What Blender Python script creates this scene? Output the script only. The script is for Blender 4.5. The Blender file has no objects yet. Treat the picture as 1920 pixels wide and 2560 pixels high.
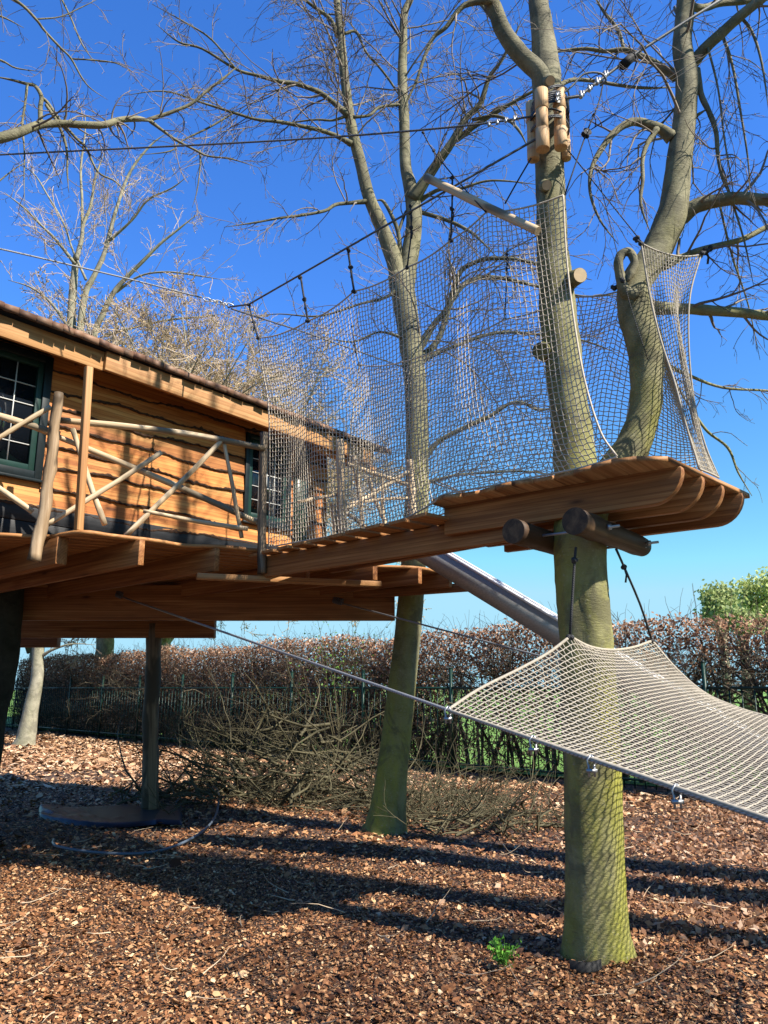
import bpy, math, random
import numpy as np
from mathutils import Vector, Matrix
R = math.radians
SC = bpy.context.scene
COL = SC.collection
random.seed(7)
rng = np.random.default_rng(11)

# ------------------------------------------------------------------ camera, sky, sun, exposure
F = 1923.0
TH = math.atan(440 / F)
CH = 1.6
cam = bpy.data.cameras.new("camera")
cam.sensor_fit = 'VERTICAL'; cam.sensor_height = 36.0; cam.lens = 36.0 * F / 2560.0
cam.clip_start = 0.05; cam.clip_end = 2000
camo = bpy.data.objects.new("camera", cam); COL.objects.link(camo)
camo.location = (0, 0, CH); camo.rotation_euler = (math.pi / 2 + TH, 0, 0)
SC.camera = camo

SUN = Vector((2.54, -1.57, 2.95)).normalized()
SUN_EL = math.asin(SUN.z); SUN_AZ = math.atan2(SUN.x, SUN.y)
w = bpy.data.worlds.new("World"); SC.world = w; w.use_nodes = True
nt = w.node_tree
bg = nt.nodes.get('Background') or nt.nodes.new('ShaderNodeBackground')
sky = nt.nodes.new('ShaderNodeTexSky'); sky.sky_type = 'NISHITA'
sky.sun_disc = False; sky.sun_elevation = SUN_EL; sky.sun_rotation = SUN_AZ
sky.altitude = 0; sky.air_density = 1.0; sky.dust_density = 0.0; sky.ozone_density = 3.0
hs_ = nt.nodes.new('ShaderNodeHueSaturation'); hs_.inputs['Saturation'].default_value = 1.22
tn_ = nt.nodes.new('ShaderNodeMix'); tn_.data_type = 'RGBA'; tn_.blend_type = 'MULTIPLY'; tn_.inputs['Factor'].default_value = 1; tn_.inputs['B'].default_value = (0.95, 1.22, 1.72, 1)
cp_ = nt.nodes.new('ShaderNodeMix'); cp_.data_type = 'RGBA'; cp_.blend_type = 'DARKEN'; cp_.inputs['Factor'].default_value = 1; cp_.inputs['B'].default_value = (2.5, 4.6, 5.8, 1)
nt.links.new(sky.outputs[0], hs_.inputs['Color']); nt.links.new(hs_.outputs[0], tn_.inputs['A']); nt.links.new(tn_.outputs['Result'], cp_.inputs['A']); nt.links.new(cp_.outputs['Result'], bg.inputs[0]); bg.inputs[1].default_value = 0.068
sl = bpy.data.lights.new("sun", 'SUN'); sl.energy = 5.0; sl.angle = R(0.53); sl.color = (1.0, 0.93, 0.82)
so = bpy.data.objects.new("sun", sl); COL.objects.link(so)
so.rotation_euler = SUN.to_track_quat('Z', 'Y').to_euler(); so.location = (8, -5, 12)
SC.view_settings.view_transform = 'Standard'; SC.view_settings.look = 'None'
SC.view_settings.gamma = 1.0; SC.view_settings.use_curve_mapping = False
SC.view_settings.exposure = 1.35

# ------------------------------------------------------------------ geometry helpers
_c, _s = math.cos(TH), math.sin(TH)
def ray(u, v):
    a = (u - 960) / F; b = (1280 - v) / F
    return a, _c - _s * b, _s + _c * b
def at(u, v, Y):
    a, y, z = ray(u, v)
    return Vector((a / y * Y, Y, CH + z / y * Y))
def atz(u, v, z0):
    a, y, z = ray(u, v)
    return at(u, v, (z0 - CH) * y / z)
def mpp(v, Y):                      # metres per photo pixel at depth Y
    return Y / ray(960, v)[1] / F

def mesh_np(name, V, faces, mat, parent=None, smooth=True, mats=None, mi=None):
    """V (n,3); faces: list of (m,k) int arrays"""
    me = bpy.data.meshes.new(name)
    V = np.asarray(V, dtype=np.float32)
    me.vertices.add(len(V)); me.vertices.foreach_set('co', V.ravel())
    idx = np.concatenate([np.asarray(f, dtype=np.int32).ravel() for f in faces])
    tot = np.concatenate([np.full(len(f), np.asarray(f).shape[1], dtype=np.int32) for f in faces])
    st = np.concatenate([[0], np.cumsum(tot)[:-1]]).astype(np.int32)
    me.loops.add(len(idx)); me.loops.foreach_set('vertex_index', idx)
    me.polygons.add(len(tot)); me.polygons.foreach_set('loop_start', st)
    try: me.polygons.foreach_set('loop_total', tot)
    except Exception: pass
    me.update(calc_edges=True); me.validate()
    if smooth:
        lt = np.zeros(len(me.polygons), dtype=np.int32); me.polygons.foreach_get('loop_total', lt); me.polygons.foreach_set('use_smooth', lt <= 4)
    for m in (mats or [mat]): me.materials.append(m)
    if mi is not None: me.polygons.foreach_set('material_index', np.asarray(mi, dtype=np.int32))
    o = bpy.data.objects.new(name, me); COL.objects.link(o)
    if parent is not None: setpar(o, parent)
    return o

def setpar(o, p):
    o.parent = p
    o.matrix_parent_inverse = wmat(p).inverted()
def wmat(o):
    m = Matrix.LocRotScale(o.location, o.rotation_euler, o.scale)
    if o.parent is not None: return wmat(o.parent) @ o.matrix_parent_inverse @ m
    return m

def thing(name, label, cat, loc=(0, 0, 0), group=None):
    o = bpy.data.objects.new(name, None); COL.objects.link(o)
    o.location = loc; o.empty_display_size = 0.1
    return tag(o, label, cat, group)
def tag(o, label=None, cat=None, group=None, kind=None):
    if label: o['label'] = label
    if cat: o['category'] = cat
    if group: o['group'] = group
    if kind: o['kind'] = kind
    return o

def frames(P):
    """P (N,K,3) -> side, up vectors (N,K,3)"""
    T = np.empty_like(P)
    T[:, 1:-1] = P[:, 2:] - P[:, :-2]; T[:, 0] = P[:, 1] - P[:, 0]; T[:, -1] = P[:, -1] - P[:, -2]
    T /= np.linalg.norm(T, axis=2, keepdims=True) + 1e-9
    mean = np.abs(T).mean(axis=1)
    ref = np.zeros((len(P), 3)); ref[np.arange(len(P)), np.argmin(mean, axis=1)] = 1
    S = np.cross(T, ref[:, None, :]); S /= np.linalg.norm(S, axis=2, keepdims=True) + 1e-9
    U = np.cross(S, T)
    return T, S, U
def tubes(P, Rd, sides=3, cap=False, ecc=None):
    """vectorised tubes: P (N,K,3), Rd (N,K) -> V, quads"""
    P = np.asarray(P, float); Rd = np.asarray(Rd, float)
    N, K, _ = P.shape
    T, S, U = frames(P)
    ang = np.arange(sides) * 2 * math.pi / sides
    ring = (S[:, :, None, :] * np.cos(ang)[None, None, :, None] + U[:, :, None, :] * np.sin(ang)[None, None, :, None])
    rr = Rd[:, :, None, None]
    if ecc is not None: rr = rr * ecc[:, :, :, None]
    V = P[:, :, None, :] + ring * rr
    V = V.reshape(-1, 3)
    n = np.arange(N)[:, None, None] * K * sides; k = np.arange(K - 1)[None, :, None] * sides; j = np.arange(sides)[None, None, :]
    a = n + k + j; b = n + k + (j + 1) % sides
    Q = np.stack([a, b, b + sides, a + sides], axis=-1).reshape(-1, 4)
    fl = [Q]
    if cap:
        e0 = (np.arange(N) * K * sides)[:, None] + np.arange(sides)[::-1][None, :]
        e1 = (np.arange(N) * K * sides + (K - 1) * sides)[:, None] + np.arange(sides)[None, :]
        fl += [e0, e1]
    return V, fl

class MB:
    """collects shapes into ONE mesh"""
    def __init__(s): s.V = []; s.F = {}; s.n = 0
    def add(s, V, fl):
        V = np.asarray(V, float)
        s.V.append(V)
        for f in fl:
            f = np.asarray(f) + s.n
            s.F.setdefault(f.shape[1], []).append(f)
        s.n += len(V)
    def tube(s, pts, r, sides=8, cap=True, rough=0.0, sub=0):
        P = np.array([tuple(p) for p in pts], float)
        rad = np.full(len(P), r, float) if np.isscalar(r) else np.array(r, float)
        if sub: P, rad = smooth_path(P, rad, sub)
        ecc = None
        if rough:
            ph = rng.uniform(0, 6.28, 4); kk = np.arange(len(P))[:, None]; jj = np.arange(sides)[None, :] * 2 * math.pi / sides
            ecc = 1 + rough * (np.sin(kk * 0.7 + ph[0]) * np.cos(jj + ph[1]) + 0.6 * np.sin(kk * 1.3 + ph[2] + jj * 2) + 0.5 * rng.standard_normal((len(P), sides)) * 0.5)
            ecc = ecc[None]
        V, fl = tubes(P[None], rad[None], sides, cap, ecc)
        s.add(V, fl); return s
    def box(s, c, sz, M=None):
        x, y, z = [q / 2 for q in sz]
        V = np.array([(a * x, b * y, d * z) for a in (-1, 1) for b in (-1, 1) for d in (-1, 1)], float)
        if M is not None: V = V @ np.array(M.to_3x3()).T
        V = V + np.array(tuple(c))
        s.add(V, [np.array([(0, 1, 3, 2), (4, 6, 7, 5), (0, 4, 5, 1), (2, 3, 7, 6), (0, 2, 6, 4), (1, 5, 7, 3)])]); return s
    def prism(s, poly, h0, h1):
        """poly list of (x,y); extruded z h0..h1 in local coords"""
        n = len(poly)
        V = [(p[0], p[1], h0) for p in poly] + [(p[0], p[1], h1) for p in poly]
        q = np.array([(i, (i + 1) % n, n + (i + 1) % n, n + i) for i in range(n)])
        s.add(V, [q, np.array([list(range(n))[::-1]]), np.array([list(range(n, 2 * n))])]); return s
    def sphere(s, c, r, n=8, sc=(1, 1, 1)):
        m = max(4, n // 2 + 1); V = []
        for i in range(m + 1):
            t = math.pi * i / m
            for j in range(n):
                a = 2 * math.pi * j / n
                V.append((c[0] + r * sc[0] * math.sin(t) * math.cos(a), c[1] + r * sc[1] * math.sin(t) * math.sin(a), c[2] + r * sc[2] * math.cos(t)))
        q = [(i * n + j, (i + 1) * n + j, (i + 1) * n + (j + 1) % n, i * n + (j + 1) % n) for i in range(m) for j in range(n)]
        s.add(V, [np.array(q)]); return s
    def build(s, name, mat, parent=None, smooth=True, world=None, bevel=0):
        """world: matrix; geometry was given in that local frame"""
        V = np.concatenate(s.V); fl = [np.concatenate(f) for f in s.F.values()]
        o = mesh_np(name, V, fl, mat, None, smooth)
        if world is not None:
            l, q, sc = world.decompose(); o.location = l; o.rotation_euler = q.to_euler(); o.scale = sc
        if parent is not None: setpar(o, parent)
        if bevel:
            b = o.modifiers.new('bevel', 'BEVEL'); b.width = bevel; b.segments = 2; b.limit_method = 'ANGLE'; b.angle_limit = R(40)
        return o

def smooth_path(P, rad, sub=6):
    P = np.asarray(P, float); rad = np.asarray(rad, float)
    Q = np.vstack([2 * P[0] - P[1], P, 2 * P[-1] - P[-2]]); r = np.concatenate([[rad[0]], rad, [rad[-1]]])
    oP, oR = [], []
    for i in range(1, len(Q) - 2):
        for k in range(sub):
            t = k / sub
            def cr(a, b, c, d): return 0.5 * ((2 * b) + (-a + c) * t + (2 * a - 5 * b + 4 * c - d) * t * t + (-a + 3 * b - 3 * c + d) * t ** 3)
            oP.append(cr(Q[i - 1], Q[i], Q[i + 1], Q[i + 2])); oR.append(r[i] * (1 - t) + r[i + 1] * t)
    oP.append(P[-1]); oR.append(rad[-1])
    return np.array(oP), np.array(oR)
def resample(P, n):
    P = np.asarray(P, float)
    d = np.concatenate([[0], np.cumsum(np.linalg.norm(np.diff(P, axis=0), axis=1))])
    t = np.linspace(0, d[-1], n)
    return np.stack([np.interp(t, d, P[:, k]) for k in range(P.shape[1])], 1)

def frame_mat(o, x, zhint=(0, 0, 1)):
    x = Vector(x).normalized(); z = Vector(zhint); y = z.cross(x).normalized(); z = x.cross(y).normalized()
    return Matrix(((x.x, y.x, z.x, o[0]), (x.y, y.y, z.y, o[1]), (x.z, y.z, z.z, o[2]), (0, 0, 0, 1)))
def beam(name, p0, p1, w_, h_, mat, parent, bevel=0.005):
    """timber from p0 to p1 (centre line), local X along the grain"""
    p0 = Vector(p0); p1 = Vector(p1); L = (p1 - p0).length
    d = (p1 - p0).normalized()
    M = frame_mat(p0, d, (0, 0, 1) if abs(d.z) < 0.9 else (0.67, 0.74, 0))
    m = MB(); m.box((L / 2, 0, 0), (L, w_, h_))
    return m.build(name, mat, parent, smooth=False, world=M, bevel=bevel)
def pole(name, p0, p1, r0, r1, mat, parent, bend=0.02, n=9, sides=10, rough=0.07):
    p0 = Vector(p0); p1 = Vector(p1); L = (p1 - p0).length; d = (p1 - p0).normalized()
    M = frame_mat(p0, d, (0, 0, 1) if abs(d.z) < 0.9 else (0.67, 0.74, 0))
    a, b = random.uniform(-1, 1) * bend, random.uniform(-1, 1) * bend
    pts = [(L * t, a * math.sin(math.pi * t) + b * 0.4 * math.sin(2 * math.pi * t), b * math.sin(math.pi * t)) for t in np.linspace(0, 1, n)]
    rr = [(r0 + (r1 - r0) * t) * random.uniform(0.95, 1.06) for t in np.linspace(0, 1, n)]
    m = MB(); m.tube(pts, rr, sides, True, rough, sub=2)
    return m.build(name, mat, parent, world=M)

# ------------------------------------------------------------------ materials
def new_mat(name):
    m = bpy.data.materials.new(name); m.use_nodes = True; t = m.node_tree
    b = t.nodes['Principled BSDF']
    return m, t, b
def nd(t, ty, **k):
    n = t.nodes.new(ty)
    for a, v in k.items(): setattr(n, a, v)
    return n
def ramp(t, src, stops):
    r = nd(t, 'ShaderNodeValToRGB'); e = r.color_ramp.elements
    while len(e) < len(stops): e.new(0.5)
    for q, (p, c) in zip(e, stops): q.position = p; q.color = (*c, 1)
    t.links.new(src, r.inputs[0]); return r.outputs[0]
def noise(t, vec, scale, detail=5, rough=0.55, dist=0.0):
    n = nd(t, 'ShaderNodeTexNoise'); n.inputs['Scale'].default_value = scale; n.inputs['Detail'].default_value = detail
    n.inputs['Roughness'].default_value = rough; n.inputs['Distortion'].default_value = dist
    if vec is not None: t.links.new(vec, n.inputs['Vector'])
    return n.outputs['Fac']
def mapping(t, sc, which='Object'):
    c = nd(t, 'ShaderNodeTexCoord'); m = nd(t, 'ShaderNodeMapping'); m.inputs['Scale'].default_value = sc
    t.links.new(c.outputs[which], m.inputs['Vector']); return m
def mix(t, f, a, b, bt='MIX'):
    m = nd(t, 'ShaderNodeMix', data_type='RGBA', blend_type=bt)
    for s, v in ((m.inputs['Factor'], f), (m.inputs['A'], a), (m.inputs['B'], b)):
        if isinstance(v, (int, float)): s.default_value = v
        elif isinstance(v, tuple): s.default_value = (*v, 1)
        else: t.links.new(v, s)
    return m.outputs['Result']
def bump(t, b, h, st, dist=0.01):
    n = nd(t, 'ShaderNodeBump'); n.inputs['Strength'].default_value = st; n.inputs['Distance'].default_value = dist
    t.links.new(h, n.inputs['Height']); t.links.new(n.outputs[0], b.inputs['Normal'])
def island(t, vec):
    """offset the vector by a random per loose piece"""
    g = nd(t, 'ShaderNodeNewGeometry'); oi = nd(t, 'ShaderNodeObjectInfo')
    ad = nd(t, 'ShaderNodeMath', operation='ADD'); t.links.new(g.outputs['Random Per Island'], ad.inputs[0]); t.links.new(oi.outputs['Random'], ad.inputs[1])
    mu = nd(t, 'ShaderNodeMath', operation='MULTIPLY'); t.links.new(ad.outputs[0], mu.inputs[0]); mu.inputs[1].default_value = 37.0
    v = nd(t, 'ShaderNodeVectorMath', operation='ADD'); t.links.new(vec, v.inputs[0]); t.links.new(mu.outputs[0], v.inputs[1])
    return v.outputs[0], g.outputs['Random Per Island'], oi.outputs['Random']

def wood_mat(name, dark, mid, light, grain=16.0, ring=0.5, rough=0.62, var=0.35, knots=True, stain=0.6):
    m, t, b = new_mat(name)
    mp = mapping(t, (0.55, grain, grain)); vec, ri, ro = island(t, mp.outputs[0])
    n1 = noise(t, vec, 1.0, 4, 0.5, 1.2)
    col = ramp(t, n1, [(0.28, dark), (0.5, mid), (0.72, light)])
    w_ = nd(t, 'ShaderNodeTexWave', wave_type='RINGS', rings_direction='X', wave_profile='SAW')
    w_.inputs['Scale'].default_value = 1.1; w_.inputs['Distortion'].default_value = 7; w_.inputs['Detail'].default_value = 2; w_.inputs['Detail Scale'].default_value = 0.6
    t.links.new(vec, w_.inputs['Vector'])
    wr = ramp(t, w_.outputs['Fac'], [(0.0, (1, 1, 1)), (0.7, (0.88, 0.84, 0.8)), (1.0, (0.55, 0.45, 0.38))])
    col = mix(t, ring, col, mix(t, 1.0, col, wr, 'MULTIPLY'))
    mf = mapping(t, (3, 130, 130)); nf = noise(t, mf.outputs[0], 1.0, 3, 0.7)
    col = mix(t, 0.35, col, mix(t, 1.0, col, ramp(t, nf, [(0.3, (0.45, 0.4, 0.35)), (0.7, (1.15, 1.15, 1.15))]), 'MULTIPLY'))
    if knots:
        mk = mapping(t, (1.1, 4.5, 4.5)); vk, _, _ = island(t, mk.outputs[0])
        vo = nd(t, 'ShaderNodeTexVoronoi'); vo.inputs['Scale'].default_value = 1.0; vo.inputs['Randomness'].default_value = 1
        t.links.new(vk, vo.inputs['Vector'])
        kf = ramp(t, vo.outputs['Distance'], [(0.045, (1, 1, 1)), (0.09, (0.25, 0.25, 0.25)), (0.16, (0, 0, 0))])
        col = mix(t, kf, col, tuple(c * 0.35 for c in dark))
    # weather stains
    ns = noise(t, mapping(t, (0.7, 2.2, 2.2)).outputs[0], 1.3, 3, 0.6)
    col = mix(t, ramp(t, ns, [(stain, (0, 0, 0)), (stain + (0.18 if stain > 0.55 else 0.04), (0.55, 0.55, 0.55) if stain > 0.55 else (0.95, 0.95, 0.95))]), col, tuple(c * (0.45 if stain > 0.55 else 0.3) for c in mid))
    hs = nd(t, 'ShaderNodeHueSaturation'); t.links.new(col, hs.inputs['Color'])
    rg = nd(t, 'ShaderNodeMapRange'); rg.inputs['To Min'].default_value = 1 - var; rg.inputs['To Max'].default_value = 1 + var * 0.6
    t.links.new(ri, rg.inputs['Value']); t.links.new(rg.outputs[0], hs.inputs['Value'])
    t.links.new(hs.outputs[0], b.inputs['Base Color'])
    b.inputs['Roughness'].default_value = rough; b.inputs['Specular IOR Level'].default_value = 0.25
    bump(t, b, nf, 0.35, 0.003)
    return m
W_BEAM = wood_mat('larch_beam', (0.20, 0.07, 0.022), (0.37, 0.155, 0.05), (0.56, 0.28, 0.11), grain=13, ring=0.8)
W_DECK = wood_mat('larch_board', (0.28, 0.11, 0.035), (0.42, 0.195, 0.068), (0.56, 0.29, 0.115), var=0.18)
W_WALL = wood_mat('waney_larch', (0.36, 0.11, 0.025), (0.55, 0.21, 0.05), (0.72, 0.37, 0.115), grain=7, ring=0.85, var=0.36)
W_FASC = wood_mat('larch_fascia', (0.34, 0.155, 0.055), (0.47, 0.245, 0.095), (0.58, 0.34, 0.15), var=0.12)
W_BLACK = wood_mat('tarred_board', (0.008, 0.008, 0.01), (0.014, 0.015, 0.018), (0.025, 0.026, 0.03), ring=0.2, knots=False, rough=0.5)
W_POLE = wood_mat('peeled_pole', (0.36, 0.25, 0.14), (0.56, 0.43, 0.27), (0.70, 0.58, 0.41), grain=22, ring=0.35, var=0.2, stain=0.545)
W_BPOST = wood_mat('half_barked_post', (0.08, 0.05, 0.03), (0.34, 0.23, 0.13), (0.62, 0.47, 0.31), stain=0.52, grain=8, ring=0.25, var=0.1)
W_OLDP = wood_mat('weathered_post', (0.10, 0.07, 0.045), (0.20, 0.15, 0.10), (0.33, 0.25, 0.16), grain=18, ring=0.4, stain=0.50)
W_LOG = wood_mat('dark_log', (0.05, 0.028, 0.015), (0.10, 0.055, 0.028), (0.19, 0.11, 0.055), grain=14, ring=0.3)
W_STUB = wood_mat('fresh_log', (0.50, 0.30, 0.14), (0.60, 0.39, 0.20), (0.70, 0.49, 0.28), grain=14, ring=0.4)

def plain(name, col, rough=0.6, metal=0.0, var=0.25, scale=30, bst=0.0, spec=0.3):
    m, t, b = new_mat(name)
    mp = mapping(t, (1, 1, 1)); n = noise(t, mp.outputs[0], scale, 4, 0.6)
    c = ramp(t, n, [(0.3, tuple(q * (1 - var) for q in col)), (0.7, tuple(q * (1 + var) for q in col))])
    t.links.new(c, b.inputs['Base Color']); b.inputs['Roughness'].default_value = rough; b.inputs['Metallic'].default_value = metal
    b.inputs['Specular IOR Level'].default_value = spec
    if bst: bump(t, b, n, bst, 0.004)
    return m
def rope_mat(name, col, scale=260, rough=0.8, metal=0.0):
    m, t, b = new_mat(name)
    mp = mapping(t, (1, 1, 1))
    w_ = nd(t, 'ShaderNodeTexWave', wave_type='BANDS', bands_direction='DIAGONAL'); w_.inputs['Scale'].default_value = scale / 6.28
    w_.inputs['Distortion'].default_value = 0.5; t.links.new(mp.outputs[0], w_.inputs['Vector'])
    c = ramp(t, w_.outputs['Fac'], [(0.0, tuple(q * 0.5 for q in col)), (0.6, col)])
    t.links.new(c, b.inputs['Base Color']); b.inputs['Roughness'].default_value = rough; b.inputs['Metallic'].default_value = metal
    bump(t, b, w_.outputs['Fac'], 0.6, 0.003)
    return m
M_NET = plain('net_cord', (0.48, 0.41, 0.32), 0.85, var=0.2, scale=60)
M_NET2 = plain('hammock_cord', (0.34, 0.30, 0.24), 0.85, var=0.2, scale=60)
M_ROPE = rope_mat('black_rope', (0.03, 0.03, 0.035))
M_CABLE = rope_mat('wire_rope', (0.16, 0.165, 0.175), 420, 0.5, 0.4)
M_STEELC = rope_mat('galvanised_rope', (0.42, 0.43, 0.45), 420, 0.45, 0.3)
M_GALV = plain('galvanised_steel', (0.30, 0.31, 0.32), 0.4, 0.7, 0.15, 40)
M_BLACK = plain('black_rubber', (0.008, 0.008, 0.009), 0.75, var=0.3)
M_STRAP = plain('black_strap', (0.015, 0.015, 0.018), 0.45, var=0.3)
M_BFRAME = plain('black_frame_paint', (0.008, 0.014, 0.016), 0.4, var=0.2)
M_GREENP = plain('dark_green_paint', (0.014, 0.042, 0.034), 0.35, var=0.15, scale=12)
M_FENCE = plain('green_powder_coat', (0.006, 0.035, 0.024), 0.4, var=0.2)
M_BAR = plain('glazing_bar_white', (0.45, 0.45, 0.43), 0.5, var=0.1)
M_ROOFD = plain('roof_felt', (0.012, 0.011, 0.011), 0.9, var=0.3)
M_SHING = wood_mat('bark_shingle', (0.12, 0.06, 0.04), (0.24, 0.13, 0.08), (0.38, 0.25, 0.17), grain=10, ring=0.2, knots=False)
M_EDGE = plain('bark_edge', (0.05, 0.025, 0.013), 0.95, var=0.6, scale=45, bst=0.8)
M_CUT = plain('fresh_cut_wood', (0.62, 0.47, 0.28), 0.7, var=0.12, scale=20)
M_HOSE = plain('blue_grey_hose', (0.10, 0.13, 0.17), 0.35, var=0.1)
def glass_mat():
    m, t, b = new_mat('window_glass')
    b.inputs['Base Color'].default_value = (0.006, 0.008, 0.012, 1); b.inputs['Roughness'].default_value = 0.03
    b.inputs['Specular IOR Level'].default_value = 0.8
    n = noise(t, mapping(t, (1, 1, 1)).outputs[0], 3, 2); bump(t, b, n, 0.06, 0.02)
    return m
M_GLASS = glass_mat()
def slide_mat():
    m, t, b = new_mat('brushed_stainless')
    n = noise(t, mapping(t, (1, 60, 60)).outputs[0], 2, 3)
    t.links.new(ramp(t, n, [(0.3, (0.27, 0.265, 0.265)), (0.7, (0.37, 0.365, 0.365))]), b.inputs['Base Color'])
    b.inputs['Metallic'].default_value = 0.6; b.inputs['Roughness'].default_value = 0.5
    return m
M_SLIDE = slide_mat()

def bark_mat(name, base, green, amt=0.5, scale=6.0, zfade=None, bst=0.35):
    m, t, b = new_mat(name)
    mp = mapping(t, (1, 1, 1)); ms = mapping(t, (1, 1, 0.25))
    n1 = noise(t, mp.outputs[0], scale, 6, 0.65, 0.6)
    c = ramp(t, n1, [(0.32, tuple(q * 0.45 for q in base)), (0.5, base), (0.68, tuple(q * 1.4 for q in base))])
    n2 = noise(t, ms.outputs[0], scale * 0.6, 5, 0.6)
    fac = ramp(t, n2, [(0.35, (0.2, 0.2, 0.2)), (0.65, (1, 1, 1))])
    if zfade:
        ge = nd(t, 'ShaderNodeNewGeometry'); sp = nd(t, 'ShaderNodeSeparateXYZ'); t.links.new(ge.outputs['Position'], sp.inputs[0])
        mr = nd(t, 'ShaderNodeMapRange'); mr.inputs['From Min'].default_value = zfade[0]; mr.inputs['From Max'].default_value = zfade[1]
        mr.inputs['To Min'].default_value = amt; mr.inputs['To Max'].default_value = amt * 0.15; t.links.new(sp.outputs['Z'], mr.inputs['Value'])
        mm = nd(t, 'ShaderNodeMath', operation='MULTIPLY'); t.links.new(mr.outputs[0], mm.inputs[0]); t.links.new(fac, mm.inputs[1]); f = mm.outputs[0]
    else:
        mm = nd(t, 'ShaderNodeMath', operation='MULTIPLY'); mm.inputs[1].default_value = amt; t.links.new(fac, mm.inputs[0]); f = mm.outputs[0]
    c = mix(t, f, c, green)
    # lichen flecks and lenticels
    n3 = noise(t, mp.outputs[0], scale * 9, 3, 0.7)
    c = mix(t, ramp(t, n3, [(0.60, (0, 0, 0)), (0.70, (0.75, 0.75, 0.75))]), c, tuple(q * 1.9 for q in base))
    c = mix(t, ramp(t, n3, [(0.22, (0.6, 0.6, 0.6)), (0.36, (0, 0, 0))]), c, tuple(q * 0.35 for q in base))
    n4 = noise(t, mapping(t, (2.2, 2.2, 16)).outputs[0], scale * 1.2, 4, 0.7, 0.4)        # horizontal lenticel streaks
    c = mix(t, ramp(t, n4, [(0.60, (0, 0, 0)), (0.70, (0.55, 0.55, 0.55))]), c, tuple(q * 0.45 for q in base))
    n5 = noise(t, mp.outputs[0], scale * 0.45, 5, 0.7, 1.0)                                # big algae and weather patches
    c = mix(t, ramp(t, n5, [(0.50, (0, 0, 0)), (0.60, (0.6, 0.6, 0.6))]), c, tuple(q * 0.52 for q in base))
    t.links.new(c, b.inputs['Base Color']); b.inputs['Roughness'].default_value = 0.8; b.inputs['Specular IOR Level'].default_value = 0.2
    nh = noise(t, mapping(t, (1, 1, 3)).outputs[0], scale * 5, 5, 0.7); bump(t, b, nh, bst, 0.008)
    return m
B_MAIN = bark_mat('beech_bark_mossy', (0.20, 0.182, 0.125), (0.36, 0.35, 0.06), 1.0, 5, (0.8, 6.0), bst=0.85)
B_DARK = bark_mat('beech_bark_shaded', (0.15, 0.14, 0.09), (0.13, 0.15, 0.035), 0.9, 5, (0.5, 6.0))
B_PALE = bark_mat('pale_bark', (0.34, 0.31, 0.24), (0.26, 0.26, 0.13), 0.5, 4)
M_TWIG = plain('beech_twig', (0.22, 0.18, 0.145), 0.7, var=0.5, scale=1.5)
M_TWIGP = plain('pale_twig', (0.40, 0.31, 0.215), 0.7, var=0.35, scale=1.2)
M_BRUSH = plain('cut_branch_bark', (0.10, 0.086, 0.045), 0.8, var=0.5, scale=2.0)
def leaf_mat(name, stops, trans=0.25, rough=0.6):
    m, t, b = new_mat(name)
    g = nd(t, 'ShaderNodeNewGeometry')
    c = ramp(t, g.outputs['Random Per Island'], stops)
    t.links.new(c, b.inputs['Base Color']); b.inputs['Roughness'].default_value = rough
    b.inputs['Specular IOR Level'].default_value = 0.25
    if trans:
        tr = nd(t, 'ShaderNodeBsdfTranslucent'); t.links.new(c, tr.inputs[0])
        mx = nd(t, 'ShaderNodeMixShader'); mx.inputs[0].default_value = trans
        out = [n for n in t.nodes if n.type == 'OUTPUT_MATERIAL'][0]
        t.links.new(b.outputs[0], mx.inputs[1]); t.links.new(tr.outputs[0], mx.inputs[2]); t.links.new(mx.outputs[0], out.inputs[0])
    return m
L_HEDGE = leaf_mat('dry_beech_leaf', [(0.0, (0.15, 0.075, 0.045)), (0.35, (0.32, 0.165, 0.095)), (0.75, (0.50, 0.30, 0.185)), (1.0, (0.70, 0.50, 0.36))], 0.35)
L_GREEN = leaf_mat('green_shoot_leaf', [(0.0, (0.05, 0.13, 0.02)), (1.0, (0.13, 0.24, 0.04))])
L_FAR = leaf_mat('spring_leaf', [(0.0, (0.32, 0.38, 0.10)), (1.0, (0.55, 0.58, 0.24))], 0.4)
L_WILLOW = leaf_mat('pale_spring_leaf', [(0.0, (0.24, 0.30, 0.10)), (1.0, (0.40, 0.44, 0.20))], 0.4)
L_BUD = leaf_mat('opening_bud', [(0.0, (0.25, 0.18, 0.08)), (1.0, (0.45, 0.34, 0.18))])
M_CHIP = leaf_mat('bark_chip', [(0.0, (0.045, 0.018, 0.008)), (0.25, (0.11, 0.045, 0.018)), (0.55, (0.23, 0.100, 0.042)), (0.80, (0.34, 0.175, 0.08)), (0.95, (0.46, 0.28, 0.14)), (1.0, (0.58, 0.42, 0.25))], 0.0, 0.55)
M_LITTER = leaf_mat('dry_leaf_litter', [(0.0, (0.12, 0.05, 0.025)), (0.4, (0.34, 0.18, 0.09)), (0.8, (0.55, 0.34, 0.19)), (1.0, (0.75, 0.55, 0.36))], 0.0, 0.6)
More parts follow.
